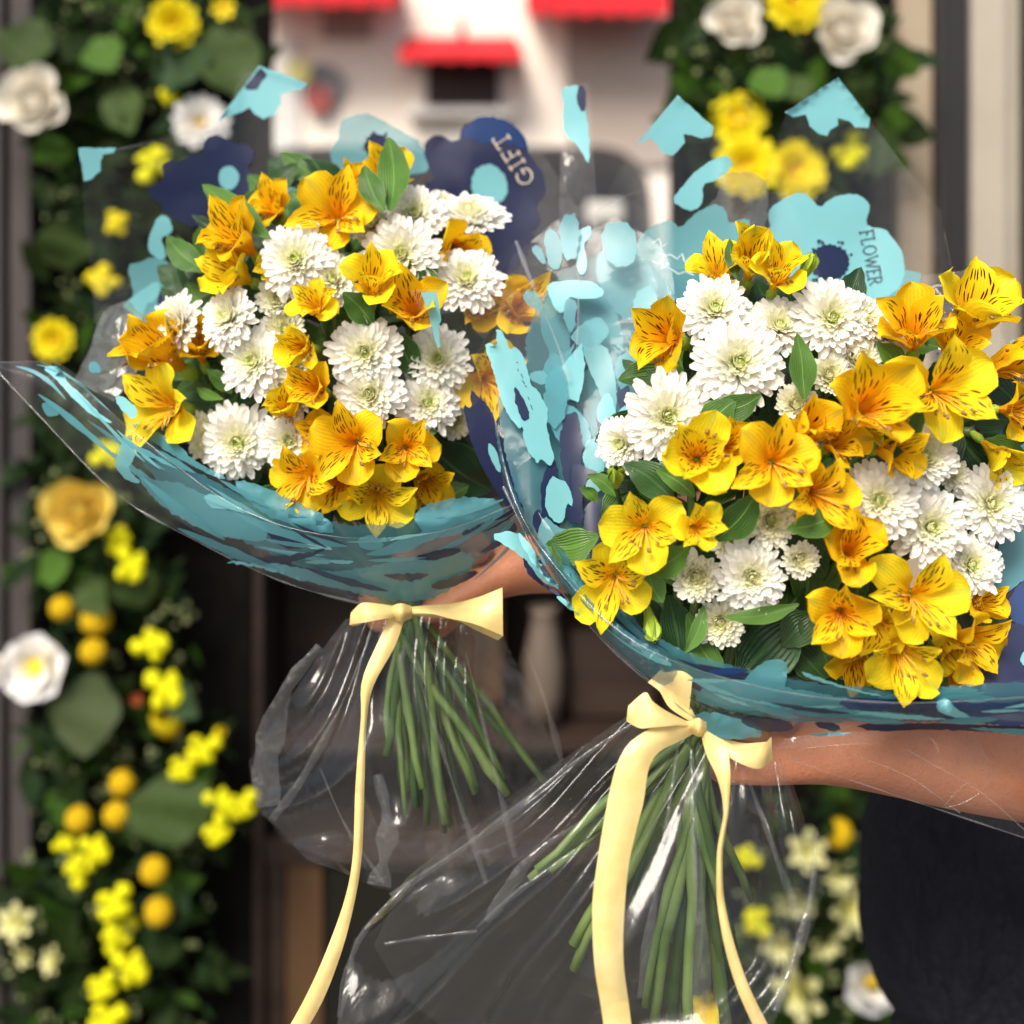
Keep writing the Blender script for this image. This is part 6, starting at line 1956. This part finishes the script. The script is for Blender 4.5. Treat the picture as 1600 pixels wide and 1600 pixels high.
gl = garland('flower_garland', 'green leafy garland hung on the left pier, thick with yellow and white flowers', [(40, 0, 390, 120), (60, 120, 330, 330), (60, 330, 300, 600), (40, 600, 260, 900), (40, 880, 300, 1200), (40, 1150, 330, 1420), (40, 1400, 330, 1640), (0, 1380, 200, 1620)], 5, 1100)
gr = garland('flower_garland', 'green leafy garland hung on the right pier behind the right bouquet', [(1050, 0, 1400, 130), (1060, 120, 1400, 220), (1100, 200, 1360, 420), (1060, 420, 1380, 1000), (1190, 1000, 1420, 1640), (1300, 1150, 1430, 1640), (1060, 1400, 1390, 1640)], 9, 820)
for par, L_ in ((gl, [((270, 1205), (275, 1325), 150, 0), ((150, 1050), (130, 1185), 120, 3), ((340, 40), (385, 150), 110, 0), ((250, 1060), (310, 1120), 60, 2), ((60, 30), (30, 120), 90, 0), ((150, 60), (180, 110), 70, 1), ((240, 110), (330, 90), 100, 2), ((130, 900), (165, 960), 60, 0), ((60, 900), (110, 870), 60, 1), ((220, 950), (190, 870), 80, 0), ((95, 260), (70, 210), 70, 1), ((100, 420), (95, 340), 90, 0), ((235, 490), (250, 560), 60, 0), ((190, 130), (205, 210), 70, 0)]),
                (gr, [((1180, 110), (1225, 150), 70, 1), ((1230, 120), (1260, 160), 60, 0), ((1395, 125), (1420, 70), 60, 1), ((1385, 200), (1412, 165), 46, 1), ((1350, 165), (1330, 110), 60, 0), ((1300, 1250), (1320, 1220), 46, 1), ((1330, 150), (1300, 190), 60, 0)])):
    for (b0, t0, w, mi) in L_:
        d = 2.26
        place('leaf', mesh('leaf', *leaf_mesh(P(b0[0], b0[1], d + .02), P(t0[0], t0[1], d - .02), S(w, d), .08, .2, 0)[:2], M_GL[mi], None), par)

for r in [
    ('white_rose', 60, 160, 116, 'large white rose at the upper left edge against the dark garland', -.05, .05), ('white_rose', -6, 165, 60, 'white rose almost cut off by the left edge', -.3, 0), ('white_dahlia', 312, 196, 96, 'white dahlia behind the navy print at upper left', .3, .2),
    ('yellow_dahlia', 275, 38, 88, 'soft yellow dahlia at the top of the left garland', 0, -.1), ('yellow_lily', 350, 14, 44, 'small yellow bloom at the top right of the left garland', 0, 0), ('yellow_snapdragon', 262, 150, 34, 'tiny yellow floret among dark leaves left of the striped paper corner', 0, 0), ('yellow_snapdragon', 240, 252, 60, 'yellow floret under the white dahlia', .2, 0),
    ('yellow_snapdragon', 180, 350, 40, 'small golden bloom between the aqua corner and the aqua strip', 0, .1), ('yellow_snapdragon', 160, 440, 52, 'golden bloom seen through film left of the aqua flower print', 0, .1), ('yellow_dahlia', 88, 530, 72, 'golden bloom low at the left, above the film tip', 0, 0), ('yellow_snapdragon', 170, 708, 50, 'yellow floret just above the yellow rose', 0, 0),
    ('yellow_rose', 132, 797, 116, 'large yellow rose in the left garland', 0, .1), ('yellow_snapdragon', 183, 838, 44, 'yellow floret tucked under the yellow rose', 0, 0), ('yellow_snapdragon', 207, 885, 56, 'separate yellow floret below and right of the yellow rose', .2, .1),
    ('yellow_ball_flower', 97, 950, 38, 'orange-yellow ball flower, uppermost left of the three over the white camellia', 0, 0), ('yellow_ball_flower', 150, 968, 48, 'biggest golden ball flower right of the white camellia', 0, 0), ('yellow_ball_flower', 146, 1018, 40, 'golden ball flower beneath the biggest one', 0, 0), ('white_camellia', 62, 1042, 112, 'white open camellia with a yellow heart at the left', -.1, .2), ('white_camellia', -8, 1040, 70, 'white camellia cut by the left edge', -.3, .0),
    ('yellow_snapdragon', 240, 1005, 56, 'forked yellow floret above the coral bud', 0, .3), ('coral_bud', 216, 1095, 38, 'coral red bud beside the yellow tulip', -.2, .6), ('yellow_tulip', 262, 1130, 96, 'plump yellow tulip right of the coral bud', .0, .75), ('yellow_snapdragon', 262, 1078, 66, 'yellow floret on top of the plump tulip', .2, .3),
    ('yellow_snapdragon', 315, 1174, 52, 'yellow snapdragon floret right below the tulip', .2, .2), ('yellow_tulip', 342, 1146, 36, 'lime pointed bud right of the tulip', .5, .6), ('yellow_snapdragon', 284, 1204, 44, 'yellow snapdragon floret above the round leaf', 0, .1), ('yellow_snapdragon', 302, 1232, 46, 'golden snapdragon floret on the rim of the round leaf', .1, 0),
    ('yellow_snapdragon', 348, 1255, 50, 'yellow snapdragon floret left of the film skirt', .1, 0), ('yellow_snapdragon', 378, 1262, 50, 'lemon snapdragon floret touching the film skirt', .3, 0), ('yellow_snapdragon', 340, 1302, 46, 'lemon snapdragon floret under the pair beside the film', .1, -.1),
    ('yellow_ball_flower', 192, 1223, 42, 'golden ball flower left of the big round leaf', 0, 0), ('yellow_ball_flower', 123, 1280, 40, 'golden ball flower left of a pair of balls', 0, 0), ('yellow_ball_flower', 182, 1273, 40, 'golden ball flower right of a pair of balls', 0, 0), ('yellow_ball_flower', 241, 1360, 42, 'orange ball flower under the big round leaf', 0, 0), ('yellow_ball_flower', 248, 1424, 44, 'lowest orange ball flower of the left garland', 0, 0),
    ('yellow_snapdragon', 103, 1318, 34, 'small yellow floret beneath the left ball flower', 0, 0), ('yellow_snapdragon', 152, 1328, 48, 'lemon floret right in the pair under the ball flowers', .1, .2), ('yellow_snapdragon', 122, 1355, 54, 'lemon floret left in the pair under the ball flowers', -.1, 0),
    ('yellow_snapdragon', 178, 1415, 58, 'lemon floret at the top of the low triple', 0, .2), ('yellow_snapdragon', 196, 1442, 46, 'yellow floret in the middle of the low triple', .2, 0), ('yellow_snapdragon', 180, 1464, 50, 'yellow floret at the foot of the low triple', -.1, -.1), ('yellow_snapdragon', 209, 1513, 58, 'yellow floret between the low triple and the bottom edge', .2, .1), ('yellow_snapdragon', 160, 1545, 48, 'pale lemon floret near the bottom of the left garland', 0, 0), ('yellow_snapdragon', 166, 1596, 58, 'yellow floret cut by the bottom edge', 0, 0),
    ('cream_orchid', 88, 1500, 46, 'small cream bloom at the lower left', -.2, 0), ('cream_orchid', 30, 1440, 60, 'pale cream bloom at the far lower left', -.2, 0), ('cream_orchid', 40, 1490, 50, 'pale cream bloom under the far lower left one', -.2, 0),
]:
    gflower(r[0], r[1], r[2], r[3], r[4], 2.26, r[5], r[6], alt=('golden' in r[4] or r[1] > 300 and r[2] < 300) and 'snap' in r[0])
for r in [
    ('white_rose', 1146, 38, 92, 'white rose at the top left of the right garland', -.1, .1), ('white_rose', 1310, 52, 110, 'large white rose at the top right of the right garland', .1, .05), ('yellow_dahlia', 1240, 8, 104, 'yellow dahlia between the two white roses at the top', 0, .1), ('yellow_dahlia', 1152, 192, 96, 'bright yellow dahlia behind the aqua corner of film', -.1, .3),
    ('yellow_dahlia', 1165, 262, 110, 'yellow dahlia left in the hazy pair behind the film', -.1, .1), ('yellow_dahlia', 1238, 270, 104, 'yellow dahlia right in the hazy pair behind the film', .1, .1), ('yellow_snapdragon', 1330, 240, 60, 'dull golden floret seen through film left of the beige post', 0, 0), ('yellow_ball_flower', 1310, 1302, 46, 'golden ball flower above the black clothes under the forearm', 0, 0),
    ('cream_orchid', 1310, 1362, 80, 'cream orchid under the right ball flower', .1, .1), ('cream_orchid', 1262, 1330, 74, 'cream orchid behind the film skirt edge, uppermost', 0, .1), ('cream_orchid', 1318, 1420, 84, 'cream orchid beside the black clothes, middle height', .2, .1), ('cream_orchid', 1240, 1400, 84, 'cream orchid behind the right film skirt', -.1, .1), ('cream_orchid', 1285, 1470, 80, 'cream orchid above the white camellia', .0, 0), ('cream_orchid', 1222, 1470, 66, 'yellowish cream orchid behind the narrow ribbon tail', -.2, .1), ('cream_orchid', 1255, 1545, 90, 'cream orchid at the bottom beside the white camellia', .1, .1),
    ('yellow_snapdragon', 1180, 1440, 50, 'yellow floret seen through the right film skirt', 0, 0), ('yellow_lily', 1100, 1578, 66, 'yellow bloom at the bottom edge beside the narrow ribbon tail', 0, .2), ('yellow_snapdragon', 1165, 1340, 40, 'small golden floret seen through film beside the stems', 0, 0), ('white_camellia', 1356, 1530, 96, 'white camellia half behind the black clothes at the bottom', .1, .1),
]:
    gflower(r[0], r[1], r[2], r[3], r[4], 2.30, r[5], r[6])
